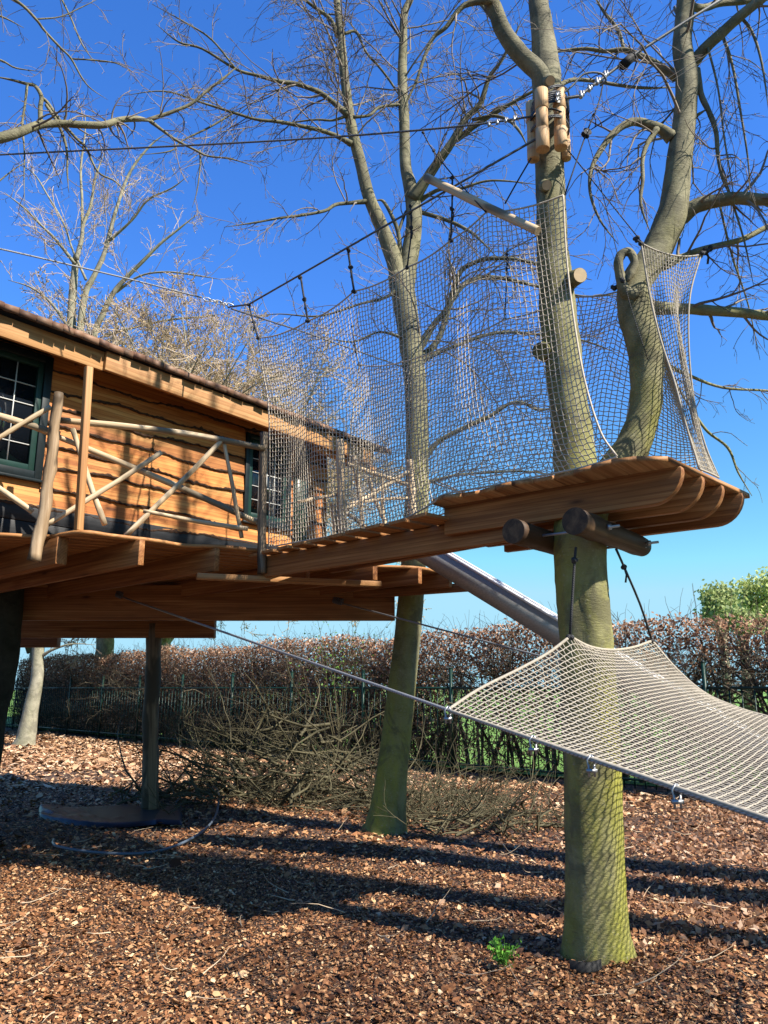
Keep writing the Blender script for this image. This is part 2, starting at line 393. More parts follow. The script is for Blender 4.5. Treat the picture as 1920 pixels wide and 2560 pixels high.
def ground_mat():
    m, t, b = new_mat('bark_mulch')
    mp = mapping(t, (1, 1, 1)); dn = noise(t, mp.outputs[0], 12, 3)
    v = nd(t, 'ShaderNodeTexVoronoi'); v.inputs['Scale'].default_value = 38; t.links.new(mp.outputs[0], v.inputs['Vector'])
    c = ramp(t, v.outputs['Color'], [(0.1, (0.02, 0.010, 0.006)), (0.5, (0.065, 0.032, 0.018)), (0.8, (0.15, 0.08, 0.045)), (1.0, (0.3, 0.18, 0.11))])
    big = noise(t, mp.outputs[0], 0.6, 3)
    c = mix(t, ramp(t, big, [(0.35, (0, 0, 0)), (0.7, (0.6, 0.6, 0.6))]), c, mix(t, 1.0, c, (0.6, 0.55, 0.5), 'MULTIPLY'))
    t.links.new(c, b.inputs['Base Color']); b.inputs['Roughness'].default_value = 0.85
    ad = nd(t, 'ShaderNodeMath', operation='SUBTRACT'); t.links.new(dn, ad.inputs[0]); t.links.new(v.outputs['Distance'], ad.inputs[1])
    bump(t, b, ad.outputs[0], 0.8, 0.02)
    return m
def grass_mat():
    m, t, b = new_mat('meadow_grass')
    mp = mapping(t, (1, 1, 1)); n = noise(t, mp.outputs[0], 1.2, 8, 0.7)
    c = ramp(t, n, [(0.3, (0.07, 0.16, 0.02)), (0.55, (0.13, 0.26, 0.035)), (0.75, (0.24, 0.33, 0.07))])
    t.links.new(c, b.inputs['Base Color']); b.inputs['Roughness'].default_value = 0.9
    bump(t, b, noise(t, mp.outputs[0], 30, 5), 0.8, 0.05)
    return m

# ------------------------------------------------------------------ ground
def ground_h(x, y):
    return 0.035 * np.sin(x * 0.9 + 1.3) * np.cos(y * 0.7) + 0.02 * np.sin(x * 2.3 + y * 1.7)
m_ = 260
xs = np.linspace(-1, 1, m_); gx = np.sign(xs) * (np.abs(xs) ** 3) * 600
gy = np.sign(xs) * (np.abs(xs) ** 3) * 600 + 8
GX, GY = np.meshgrid(gx, gy, indexing='ij')
fade = np.clip(1 - np.hypot(GX, GY - 8) / 40, 0, 1)
GZ = ground_h(GX, GY) * fade
ii = np.arange(m_ - 1)
A = (ii[:, None] * m_ + ii[None, :]); Q = np.stack([A, A + m_, A + m_ + 1, A + 1], -1).reshape(-1, 4)
g = mesh_np('ground', np.stack([GX, GY, GZ], -1).reshape(-1, 3), [Q], ground_mat()); tag(g, kind='structure')
# meadow beyond the fence (fence line: x + y = 16.9)
fd = Vector((-1, 1, 0)).normalized(); fn = Vector((1, 1, 0)).normalized()
F0 = Vector((8.45, 8.45, 0))
V = []
for a in np.linspace(-60, 60, 61):
    p = F0 + fd * a * abs(a) / 6 + fn * 0.45; V.append((p.x, p.y, 0.05))
for a in np.linspace(-60, 60, 61):
    p = F0 + fd * a * abs(a) / 6 + fn * 560; V.append((p.x, p.y, 0.05))
q = np.array([(i, i + 61, i + 62, i + 1) for i in range(60)])
g = mesh_np('meadow', V, [q], grass_mat()); tag(g, kind='structure')

# bark chips
def chips(N, xr, yr, size, seed, wedge=True):
    r = np.random.default_rng(seed)
    y = r.uniform(yr[0], yr[1], N * 3); x = r.uniform(-1, 1, N * 3) * (0.62 * y + 1.2)
    ok = (x + y < 16.7); x, y = x[ok][:N], y[ok][:N]; n = len(x)
    fade = np.clip(1 - np.hypot(x, y - 8) / 40, 0, 1)
    z = ground_h(x, y) * fade + r.uniform(0.0, 0.022, n)
    L = r.lognormal(math.log(size), 0.42, n); W = L * r.uniform(0.3, 0.75, n)
    a = r.uniform(0, 2 * math.pi, n); tl = r.normal(0, 0.28, n); tw = r.normal(0, 0.3, n)
    d = np.stack([np.cos(a) * np.cos(tl), np.sin(a) * np.cos(tl), np.sin(tl)], 1)
    sd = np.stack([-np.sin(a) * np.cos(tw), np.cos(a) * np.cos(tw), np.sin(tw)], 1)
    C = np.stack([x, y, z + 0.004], 1)
    # six-sided flakes, slightly cupped
    ang = np.array([0, 1, 2, 3, 4, 5]) * math.pi / 3
    j = r.uniform(0.7, 1.15, (n, 6))
    V = C[:, None] + d[:, None] * (L[:, None] * 0.5 * np.cos(ang) * j)[..., None] + sd[:, None] * (W[:, None] * 0.5 * np.sin(ang) * j)[..., None]
    V[:, :, 2] += (r.uniform(-0.15, 0.25, (n, 6)) * W[:, None])
    V[:, :, 2] = np.maximum(V[:, :, 2], (ground_h(x, y) * fade)[:, None] - 0.006)
    b = np.arange(n)[:, None] * 6
    return V.reshape(-1, 3), np.concatenate([b + np.array([0, 1, 2, 5]), b + np.array([2, 3, 4, 5])])
mb = MB()
V, f = chips(96000, None, (3.4, 8.0), 0.026, 1); mb.add(V, [f])
V, f = chips(92000, None, (3.5, 7.5), 0.014, 11); mb.add(V, [f])
V, f = chips(48000, None, (8.0, 14.0), 0.038, 2); mb.add(V, [f])
V, f = chips(300, None, (3.6, 14.0), 0.065, 4); mb.add(V, [f])
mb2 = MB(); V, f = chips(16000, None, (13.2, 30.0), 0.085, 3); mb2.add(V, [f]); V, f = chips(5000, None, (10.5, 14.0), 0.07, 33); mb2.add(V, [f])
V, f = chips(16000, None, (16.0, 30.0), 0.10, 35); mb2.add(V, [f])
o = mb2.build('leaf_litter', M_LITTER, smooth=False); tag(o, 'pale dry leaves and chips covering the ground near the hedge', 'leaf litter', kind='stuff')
o = mb.build('bark_chips', M_CHIP, smooth=False); tag(o, 'loose brown bark chips covering the ground under the treehouse', 'bark chips', kind='stuff')

# ------------------------------------------------------------------ trees: limbs and twigs
def grow(S, D, L, r0, r1, K, wander, trop, seed=None):
    N = len(S); P = np.zeros((N, K, 3)); P[:, 0] = S; d = D / (np.linalg.norm(D, axis=1, keepdims=True) + 1e-9)
    curl = rng.normal(0, wander * 0.5, (N, 3))
    for k in range(1, K):
        d = d + rng.normal(0, wander, (N, 3)) + curl + np.asarray(trop) / K
        d /= np.linalg.norm(d, axis=1, keepdims=True) + 1e-9
        P[:, k] = P[:, k - 1] + d * (L / (K - 1))[:, None]
    t = np.linspace(0, 1, K)[None]
    Rr = r0[:, None] * (1 - t) + r1[:, None] * t
    return P, Rr
def spawn(P, Rr, per_m, tmin, ang, lfac, lmin, lmax, K, wander, trop, rfac=0.6, rtip=0.0015, rcap=0.02, tmax=1.0, flat=0.0):
    N, KK, _ = P.shape
    seg = np.linalg.norm(np.diff(P, axis=1), axis=2).sum(1)
    cnt = rng.poisson(np.maximum(seg * per_m * (tmax - tmin), 0.0))
    idx = np.repeat(np.arange(N), cnt); n = len(idx)
    if n == 0: idx = np.zeros(1, int); n = 1
    t = tmin + (tmax - tmin) * rng.uniform(0, 1, n); f = t * (KK - 1); i = np.minimum(f.astype(int), KK - 2); w_ = (f - i)[:, None]
    S = P[idx, i] * (1 - w_) + P[idx, i + 1] * w_
    T = P[idx, i + 1] - P[idx, i]; T /= np.linalg.norm(T, axis=1, keepdims=True) + 1e-9
    rv = rng.normal(0, 1, (n, 3)); rv[:, 2] *= (1 - flat); rv -= T * (rv * T).sum(1, keepdims=True); rv /= np.linalg.norm(rv, axis=1, keepdims=True) + 1e-9
    a = R(ang) * rng.uniform(0.65, 1.3, n)[:, None]
    D = T * np.cos(a) + rv * np.sin(a)
    pr = Rr[idx, i]
    L = np.clip(seg[idx] * lfac * (1.15 - 0.75 * t) * rng.uniform(0.5, 1.4, n), lmin, lmax)
    r0 = np.minimum(pr * rfac, rcap) * rng.uniform(0.7, 1.0, n); r0 = np.maximum(r0, rtip)
    return grow(S, D, L, r0, np.full(n, rtip), K, wander, trop)

def trace(pts, Y0, Y1=None, smooth_n=5):
    """traced limb: [(u, v, width_px)...] at depths Y0..Y1 -> P, R"""
    if Y1 is None: Y1 = Y0
    n = len(pts); P = []; Rr = []
    for k, (u, v, w_) in enumerate(pts):
        Y = Y0 + (Y1 - Y0) * k / max(1, n - 1)
        p = at(u, v, Y); P.append(tuple(p)); Rr.append(w_ * 0.5 * mpp(v, Y))
    if Rr[-1] < 0.05: Rr[-1] *= 0.35
    return smooth_path(np.array(P), np.array(Rr), smooth_n)
def to_fixed(limbs, K=18):
    P = np.zeros((len(limbs), K, 3)); Rr = np.zeros((len(limbs), K))
    for i, (p, r) in enumerate(limbs):
        q = resample(np.hstack([p, r[:, None]]), K); P[i] = q[:, :3]; Rr[i] = q[:, 3]
    return P, Rr
def buds(P, Rr, n, size, mb):
    pass
def label_seed(l): return float(sum(ord(c) for c in l) % 7)
def tree(name, label, cat, loc, stems, limbs, crown_limbs, bark, twigm, dens=(3.5, 6, 8), lens=((0.4, 1.5), (0.2, 0.7), (0.08, 0.28)),
         trop=((0, 0, 0.2), (0, 0, 0.1), (0, 0, 0.0)), rt=0.0014, group=None, sides=14, extra=None, wander=0.13, flare=False):
    root = thing(name, label, cat, loc, group)
    m = MB()
    for i_, (p, r) in enumerate(stems):
        if i_ or not flare: m.tube(p, r, sides, True, 0.035); continue
        aa = np.arange(sides) * 2 * math.pi / sides; hh = (p[:, 2] - p[0, 2]); dec = np.exp(-np.maximum(hh, 0) / 0.22)[:, None]; ph = 1.1 * label_seed(label)
        lob = np.sin(aa * 5 + ph) * 0.6 + np.sin(aa * 3 + ph * 2) * 0.5
        up_ = 0.030 * np.sin(aa * 3 + ph + hh[:, None] * 0.8) + 0.018 * np.sin(aa * 7 + hh[:, None] * 2.1) + 0.012 * rng.standard_normal((len(p), sides))
        ecc = 1 + dec * 0.20 * lob[None, :] + up_
        if flare == 'ridge':                                  # the stem has a blunt rib on its left front side and a flat face right of it
            _, S_, U_ = frames(p[None]); rv_ = S_[0][:, None, :] * np.cos(aa)[None, :, None] + U_[0][:, None, :] * np.sin(aa)[None, :, None]
            an = np.arctan2(rv_[..., 1], rv_[..., 0]); dl = (an - math.atan2(-0.60, -0.80) + math.pi) % (2 * math.pi) - math.pi; dm = (an - math.atan2(-0.97, -0.25) + math.pi) % (2 * math.pi) - math.pi
            ecc = ecc + 0.10 * np.exp(-(dl / 0.33) ** 2) - 0.07 * np.exp(-(dm / 0.45) ** 2)
        V_, f_ = tubes(p[None], r[None], sides, True, ecc[None]); m.add(V_, f_)
    m.build('trunk', bark, root)
    if limbs:
        m = MB()
        for (p, r) in limbs: m.tube(p, r, 8, True, 0.05)
        m.build('limbs', bark, root)
    if crown_limbs:
        P, Rr = to_fixed(crown_limbs)
        m = MB(); allt = []
        l1 = spawn(P, Rr, dens[0], 0.05, 50, 0.4, lens[0][0], lens[0][1], 9, wander, trop[0], 0.45, rt * 1.8, 0.016)
        P0 = [(P, Rr)]
        if l1: 
            V, f = tubes(l1[0], l1[1], 4); m.add(V, f)
            l2a = spawn(l1[0], l1[1], dens[1], 0.12, 42, 0.45, lens[1][0], lens[1][1], 7, wander * 1.25, trop[1], 0.7, rt * 1.2, 0.006)
            V, f = tubes(l2a[0], l2a[1], 3); m.add(V, f)
            l3 = spawn(l2a[0], l2a[1], dens[2], 0.1, 40, 0.45, lens[2][0], lens[2][1], 5, wander * 1.6, trop[2], 0.8, rt, 0.003)
            l3[1][:, -2] *= 1.9; l3[1][:, -1] *= 0.3
            V, f = tubes(l3[0], l3[1], 3); m.add(V, f)
        m.build('twigs', twigm, root)
    return root

# --- foreground beech (T1)
Y1_ = 5.13
st = [trace([(1502, 2425, 205), (1498, 2395, 186), (1492, 2330, 158), (1487, 2200, 146), (1483, 2000, 140), (1478, 1800, 134), (1468, 1600, 130), (1455, 1450, 128), (1452, 1340, 128), (1458, 1250, 126)], 5.36, 5.11)]
st.append(trace([(1452, 1290, 100), (1440, 1180, 108), (1433, 1100, 100), (1420, 1000, 94), (1408, 900, 92), (1397, 800, 92), (1388, 700, 84), (1380, 600, 76), (1377, 500, 72), (1374, 400, 72), (1370, 300, 72), (1366, 200, 72), (1362, 130, 62), (1352, 50, 52), (1346, 0, 48), (1340, -120, 44), (1345, -300, 38), (1330, -600, 24)], 5.1, 5.25))
st.append(trace([(1475, 1290, 90), (1540, 1180, 98), (1585, 1110, 84), (1608, 1040, 76), (1618, 950, 80), (1612, 870, 88), (1592, 790, 86), (1582, 740, 80), (1600, 690, 76), (1640, 630, 74), (1672, 560, 76), (1690, 480, 66), (1700, 380, 60), (1714, 280, 54), (1716, 190, 54), (1706, 110, 46), (1712, 30, 44), (1718, -60, 42), (1725, -300, 34), (1700, -600, 18)], 5.2, 5.3))
st.append(trace([(1372, 230, 50), (1345, 180, 46), (1300, 135, 44), (1262, 85, 40), (1240, 30, 38), (1216, -20, 36), (1190, -120, 30), (1120, -300, 22)], 5.15, 5.0))
lb = [
 trace([(1700, 545, 44), (1740, 516, 38), (1790, 502, 34), (1850, 496, 32), (1920, 498, 30), (2050, 480, 24), (2250, 420, 14)], 5.3, 5.0),
 trace([(1655, 665, 30), (1712, 640, 17), (1760, 622, 16), (1850, 600, 15), (1920, 566, 14), (2050, 500, 8)], 5.25, 5.5),
 trace([(1625, 770, 40), (1700, 772, 28), (1760, 775, 28), (1850, 782, 25), (1925, 790, 23), (2100, 800, 14)], 5.3, 5.6),
 trace([(1640, 900, 16), (1721, 938, 8), (1808, 969, 7), (1920, 977, 6), (2050, 990, 4)], 5.4, 5.9),
 trace([(1728, 160, 34), (1755, 130, 30), (1790, 95, 28), (1840, 50, 27), (1900, 0, 25), (2000, -80, 20), (2150, -200, 14)], 5.3, 5.0),
 trace([(1690, 195, 22), (1650, 165, 17), (1600, 138, 15), (1560, 125, 13), (1510, 128, 10), (1460, 122, 9), (1390, 130, 6), (1320, 150, 3)], 5.3, 5.5),
 trace([(1560, 125, 10), (1545, 75, 9), (1510, 30, 8), (1480, -20, 6)], 5.4, 5.5),
 trace([(1680, 345, 34), (1650, 322, 24), (1610, 308, 22), (1575, 306, 20), (1540, 328, 18), (1505, 370, 15), (1480, 420, 11), (1475, 480, 8), (1500, 550, 6), (1545, 610, 4)], 5.25, 5.1),
 trace([(1642, 322, 16), (1618, 360, 12), (1606, 400, 11), (1607, 450, 10), (1602, 510, 8), (1625, 580, 5)], 5.2, 5.1),
 trace([(1742, 175, 20), (1752, 235, 15), (1772, 278, 13), (1790, 330, 12), (1795, 390, 10), (1805, 440, 8), (1825, 490, 6), (1860, 600, 5), (1885, 720, 3)], 5.3, 5.2),
 trace([(1725, 300, 14), (1765, 274, 10)], 5.3, 5.28),
 trace([(1722, 18, 20), (1760, 20, 18), (1800, 8, 17), (1870, 2, 15), (1960, -20, 12), (2060, 40, 8)], 5.35, 5.6),
 trace([(1738, 1038, 8), (1770, 1080, 7), (1820, 1120, 7), (1845, 1180, 5), (1880, 1240, 4)], 6.2, 6.0),
 trace([(1650, 880, 12), (1690, 960, 8), (1738, 1038, 8)], 5.4, 6.2),
 trace([(1800, 515, 6), (1830, 640, 5), (1870, 760, 4), (1900, 900, 3)], 5.4, 5.7),
 trace([(1800, 70, 9), (1830, 160, 7), (1850, 270, 6), (1872, 420, 4), (1876, 560, 3)], 5.3, 5.4),
 trace([(1850, 40, 8), (1880, 80, 7), (1905, 160, 6), (1925, 300, 4)], 5.2, 5.2),
 trace([(1770, 120, 6), (1795, 220, 5), (1810, 340, 5), (1830, 460, 3), (1838, 520, 2)], 5.2, 5.1),
 trace([(1395, 215, 14), (1430, 200, 10), (1480, 202, 9), (1560, 215, 8), (1620, 220, 7), (1690, 218, 5)], 5.2, 5.6),
 trace([(1245, 60, 10), (1180, -10, 8), (1100, -60, 5)], 5.1, 5.3),
 trace([(1232, 0, 18), (1160, 14, 14), (1115, 68, 11), (1085, 92, 10), (1062, 140, 9), (1042, 200, 7), (1022, 243, 6), (1000, 300, 3)], 5.0, 5.2),
]
curl = trace([(1590, 745, 44), (1562, 728, 32), (1551, 690, 26), (1546, 657, 24), (1556, 634, 23), (1576, 632, 22), (1586, 658, 21), (1578, 684, 20), (1570, 702, 15)], 5.15, 5.1, 6)
T1 = tree('beech_tree', 'large forked grey-green beech rising through the round-cornered lookout platform', 'tree', tuple(atz(1500, 2405, 0)), st, lb + [curl],
     lb + [st[1][:0] if False else (st[1][0][-30:], st[1][1][-30:]), (st[2][0][-38:], st[2][1][-38:]), (st[3][0][-20:], st[3][1][-20:])], B_MAIN, M_TWIG,
     dens=(6.8, 8, 8.0), lens=((0.3, 1.8), (0.15, 0.85), (0.06, 0.26)), trop=((0, 0, -0.35), (0, 0, -0.35), (0, 0, -0.1)), rt=0.0013, sides=48, flare='ridge')
for (u, v, w_, du, dv, Y, cut) in ((1424, 700, 38, 26, -24, 5.0, 1), (1370, 203, 24, 6, -2, 4.98, 1), (1362, 464, 25, 5, -2, 4.96, 1), (1366, 878, 44, -14, 0, 5.1, 0)):
    p = at(u - du * 0.2, v - dv * 0.2, Y + 0.12); q = at(u + du, v + dv * 0.5, Y - (0.05 if cut else 0.04)); r = w_ * 0.5 * mpp(v, Y)
    m = MB(); m.tube([p, (p + q) / 2, q], [r * 1.35, r * 1.08, r], 14, True, 0.03); sb = m.build('cut_stub', B_MAIN, T1)
    if cut:
        d = (q - p).normalized(); m = MB(); m.tube([q, q + d * 0.004], [r * 0.93, r * 0.93], 16, True); m.build('cut_face', M_CUT, sb)

# --- second beech (T2) beside the deck
Y2 = 9.2
st = [trace([(955, 2110, 128), (962, 2085, 108), (970, 2030, 90), (980, 1940, 78), (992, 1840, 74), (1003, 1740, 70), (1016, 1620, 66), (1024, 1540, 65), (1035, 1400, 62), (1042, 1250, 58), (1042, 1100, 55), (1037, 960, 55), (1025, 850, 56), (1012, 760, 60), (1000, 690, 62)], 9.1, 9.3)]
st.append(trace([(1008, 740, 50), (985, 650, 42), (954, 568, 35), (924, 497, 31), (902, 411, 29), (883, 336, 27), (870, 262, 24), (861, 187, 22), (853, 93, 19), (842, 0, 17), (836, -150, 14), (820, -400, 8)], 9.3, 9.0))
st.append(trace([(1010, 740, 50), (1025, 635, 44), (1036, 542, 40), (1025, 467, 34), (1014, 411, 28), (1010, 299, 26), (1006, 187, 24), (1008, 93, 20), (1012, 30, 18), (1032, -20, 16), (1060, -150, 12), (1080, -350, 7)], 9.3, 9.5))
lb = [
 trace([(1030, 500, 36), (1066, 448, 27), (1096, 404, 24), (1133, 351, 21), (1163, 299, 17), (1201, 258, 14), (1223, 194, 11), (1257, 146, 9), (1300, 60, 6)], 9.3, 8.6),
 trace([(1140, 350, 16), (1204, 303, 13), (1253, 273, 11), (1320, 235, 8), (1400, 190, 4)], 9.1, 8.6),
 trace([(1180, 300, 9), (1230, 290, 8), (1270, 300, 8), (1300, 330, 7), (1320, 370, 4)], 8.9, 8.6),
 trace([(872, 290, 18), (831, 254, 13), (793, 228, 12), (737, 209, 11), (700, 204, 10), (640, 188, 8), (590, 173, 7), (506, 122, 6), (447, 105, 5), (390, 60, 3)], 9.1, 8.4),
 trace([(590, 173, 5), (530, 100, 5), (470, 60, 4), (380, 10, 3)], 8.6, 8.4),
 trace([(878, 360, 16), (842, 340, 11), (805, 327, 11), (767, 318, 10), (700, 305, 9), (640, 298, 7), (585, 282, 7), (500, 255, 5), (410, 228, 4), (300, 240, 2)], 9.1, 8.2),
 trace([(585, 282, 5), (520, 320, 5), (455, 352, 4), (425, 378, 4), (340, 388, 2)], 8.7, 8.2),
 trace([(866, 290, 8), (831, 301, 6), (793, 299, 5), (740, 305, 4), (690, 315, 2)], 9.1, 9.0),
 trace([(925, 503, 14), (868, 508, 9), (838, 512, 9), (812, 527, 8), (756, 538, 7), (700, 545, 6), (640, 556, 5), (560, 568, 3)], 9.2, 8.4),
 trace([(884, 293, 8), (924, 288, 7), (947, 269, 7), (991, 262, 8), (1008, 266, 9)], 9.1, 9.4),
 trace([(1000, 660, 14), (995, 579, 11), (962, 508, 9), (940, 500, 5)], 9.3, 9.2),
 trace([(996, 580, 8), (1014, 531, 8), (1030, 520, 8)], 9.3, 9.4),
 trace([(844, 93, 12), (827, 49, 10), (782, 15, 8), (740, -20, 6), (680, -80, 4)], 9.1, 8.8),
 trace([(858, 85, 8), (890, 80, 7), (915, 130, 6), (950, 170, 6), (980, 210, 6), (998, 240, 6)], 9.1, 9.4),
 trace([(1040, 527, 12), (1104, 546, 10), (1148, 564, 9), (1186, 587, 8), (1240, 640, 5)], 9.4, 8.8),
 trace([(1045, 505, 14), (1075, 485, 11), (1104, 473, 9), (1150, 472, 8), (1208, 454, 6), (1260, 452, 5), (1350, 462, 3)], 9.4, 9.2),
 trace([(1036, 890, 26), (1085, 811, 16), (1119, 769, 15), (1148, 684, 13), (1190, 655, 12), (1233, 646, 11), (1310, 652, 9), (1400, 680, 6), (1480, 700, 4)], 9.3, 8.6),
 trace([(1038, 905, 24), (1095, 850, 15), (1127, 756, 14), (1170, 705, 13), (1233, 693, 11), (1320, 710, 9), (1450, 740, 6), (1560, 735, 4)], 9.4, 9.8),
 trace([(1050, 905, 18), (1100, 880, 10), (1148, 862, 9), (1190, 845, 9), (1245, 832, 9), (1310, 833, 8), (1450, 850, 6), (1550, 885, 3)], 9.3, 9.4),
 trace([(1055, 1150, 22), (1090, 1110, 13), (1127, 1085, 12), (1190, 1056, 11), (1233, 1035, 10), (1275, 1009, 9), (1310, 1008, 9), (1350, 1025, 7), (1420, 1010, 4)], 9.3, 9.0),
 trace([(1055, 1210, 12), (1110, 1195, 8), (1157, 1186, 7), (1300, 1178, 6), (1400, 1190, 3)], 9.3, 9.2),
 trace([(1000, 720, 12), (960, 745, 8), (900, 760, 6), (800, 790, 5), (700, 785, 3), (640, 790, 2)], 9.2, 9.0),
 trace([(1020, 850, 10), (950, 830, 6), (880, 855, 5), (800, 840, 3)], 9.2, 9.0),
]
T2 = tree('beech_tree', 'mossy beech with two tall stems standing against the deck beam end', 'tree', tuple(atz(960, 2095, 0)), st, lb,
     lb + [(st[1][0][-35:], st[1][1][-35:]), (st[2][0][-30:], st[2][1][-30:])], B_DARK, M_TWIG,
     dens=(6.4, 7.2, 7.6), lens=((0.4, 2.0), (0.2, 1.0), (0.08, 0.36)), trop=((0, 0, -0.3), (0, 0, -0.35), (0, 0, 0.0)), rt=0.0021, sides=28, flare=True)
T2.children[1].data.materials[0] = B_MAIN

# --- overhanging limb tree left of the frame (trunk stands left of the picture)
st = [trace([(-900, 2500, 150), (-880, 1500, 110), (-850, 900, 95), (-700, 500, 70), (-400, 410, 40), (-150, 370, 30), (0, 345, 26), (60, 326, 22), (100, 312, 20), (150, 309, 18), (250, 313, 17), (300, 300, 15), (345, 297, 14), (378, 303, 12)], 5.0, 6.4)]
st.append(trace([(-700, 500, 60), (-500, 200, 44), (-300, -100, 36), (-250, -400, 24)], 5.5, 6.0))
lb = [
 trace([(370, 300, 11), (430, 280, 9), (480, 258, 8), (520, 225, 7), (560, 195, 6), (600, 160, 3)], 6.4, 6.6),
 trace([(375, 302, 11), (405, 325, 8), (440, 350, 7), (490, 376, 6), (520, 390, 5), (580, 398, 4), (650, 420, 2)], 6.4, 6.7),
 trace([(500, 375, 5), (500, 420, 4), (492, 480, 3), (480, 520, 2)], 6.6, 6.6),
 trace([(101, 312, 13), (101, 270, 12), (103, 240, 11), (88, 215, 9), (68, 210, 8), (30, 200, 6), (-20, 190, 5)], 6.1, 6.0),
 trace([(68, 212, 7), (62, 265, 6), (56, 310, 6), (61, 380, 4), (60, 450, 3), (62, 520, 2)], 6.0, 6.0),
 trace([(105, 245, 10), (120, 258, 8), (150, 300, 8), (190, 345, 7), (215, 370, 6), (245, 430, 5), (290, 455, 4), (330, 500, 2)], 6.1, 6.3),
 trace([(115, 262, 8), (140, 300, 8), (160, 345, 7), (168, 385, 6), (168, 430, 5), (172, 480, 2)], 6.1, 6.2),
 trace([(-60, -60, 12), (45, 5, 8), (90, 48, 7), (110, 75, 6), (150, 118, 6), (178, 147, 5), (205, 195, 4), (228, 222, 3), (270, 250, 2)], 5.6, 6.2),
 trace([(178, 147, 4), (230, 150, 4), (290, 158, 3), (330, 180, 2)], 6.0, 6.2),
 trace([(90, 48, 4), (150, 42, 3), (200, 20, 3), (260, -10, 2)], 5.8, 6.0),
 trace([(140, -30, 6), (175, 40, 4), (205, 110, 4), (240, 160, 2)], 6.2, 6.2),
 trace([(-100, 120, 6), (0, 150, 5), (40, 170, 4), (110, 180, 2)], 5.8, 6.0),
 trace([(-120, 0, 7), (0, 40, 5), (60, 70, 3)], 5.8, 6.0),
 trace([(-100, 560, 6), (-20, 470, 4), (40, 420, 3), (80, 400, 2)], 6.0, 6.2),
]
tree('beech_tree', 'bare beech left of the photo whose long limb crosses the sky above the hut', 'tree', tuple(at(-900, 2500, 5.0)), st, lb,
     lb + [(st[0][0][-32:], st[0][1][-32:])], B_MAIN, M_TWIG, dens=(8.5, 8.5, 7.5), lens=((0.25, 1.3), (0.15, 0.6), (0.06, 0.24)),
     trop=((0, 0, -0.4), (0, 0, -0.3), (0, 0, -0.1)), rt=0.0015, sides=16)

# --- background trees
st = [trace([(262, 1860, 52), (262, 1650, 46), (262, 1580, 42), (240, 1300, 38), (205, 1000, 34), (182, 860, 26), (178, 800, 22), (185, 700, 18), (190, 640, 15)], 30.5, 30)]
st.append(trace([(215, 1020, 24), (200, 850, 18), (212, 740, 15), (235, 690, 13), (262, 630, 11), (280, 560, 10), (295, 510, 8), (325, 430, 7), (375, 365, 5), (420, 330, 3)], 30, 29.6))
st.append(trace([(222, 1100, 22), (232, 860, 16), (255, 790, 14), (285, 730, 12), (320, 690, 11), (360, 650, 9), (400, 610, 7), (450, 570, 5), (500, 530, 3)], 30, 29))
lb = [
 trace([(190, 650, 13), (204, 600, 11), (208, 560, 10), (225, 520, 8), (240, 440, 6), (262, 380, 4)], 29.8, 29.8),
 trace([(206, 590, 9), (205, 500, 7), (202, 420, 6), (212, 340, 4), (214, 290, 2)], 29.8, 29.8),
 trace([(188, 660, 9), (140, 600, 7), (100, 560, 6), (60, 520, 5), (10, 480, 3)], 29.8, 28.6),
 trace([(215, 700, 7), (180, 620, 5), (160, 560, 5), (120, 490, 4), (80, 430, 3), (20, 400, 2)], 29.8, 29.8),
 trace([(270, 605, 8), (330, 550, 6), (370, 500, 5), (430, 470, 4), (470, 440, 3)], 29.8, 28.6),
 trace([(290, 730, 8), (350, 690, 5), (420, 680, 5), (500, 690, 4), (560, 700, 2)], 29.8, 28.6),
 trace([(262, 840, 8), (330, 820, 6), (420, 800, 6), (500, 792, 5), (560, 785, 3)], 29.8, 29),
 trace([(178, 830, 8), (130, 760, 6), (80, 720, 5), (20, 700, 3)], 29.8, 29.8),
]
tree('background_tree', 'tall pale-barked bare tree rising behind the hut roof', 'tree', tuple(at(262, 1860, 30.5)), st, lb,
     lb + [(s[0][-28:], s[1][-28:]) for s in st], B_PALE, M_TWIGP, dens=(2.2, 3.0, 3.8), lens=((1.0, 4.2), (0.5, 2.1), (0.2, 0.9)),
     trop=((0, 0, 0.5), (0, 0, 0.4), (0, 0, 0.3)), rt=0.0062, sides=12)
# small tree left under the hut
st = [trace([(58, 1872, 62), (66, 1840, 46), (78, 1770, 36), (92, 1700, 30), (95, 1640, 28), (100, 1560, 27), (110, 1400, 24), (130, 1200, 18)], 22.4, 22.4)]
lb = [trace([(105, 1640, 10), (130, 1625, 7), (180, 1610, 4), (240, 1612, 2)], 22.4, 22), trace([(100, 1600, 8), (150, 1590, 5), (200, 1575, 2)], 22.4, 22)]
tree('background_tree', 'slim pale crooked trunk in front of the far hedge, seen under the hut at left', 'tree', tuple(atz(58, 1868, 0)), st, lb,
     lb, B_PALE, M_TWIG, dens=(2, 3, 3), lens=((0.3, 1.2), (0.2, 0.6), (0.1, 0.3)), rt=0.003, sides=12)
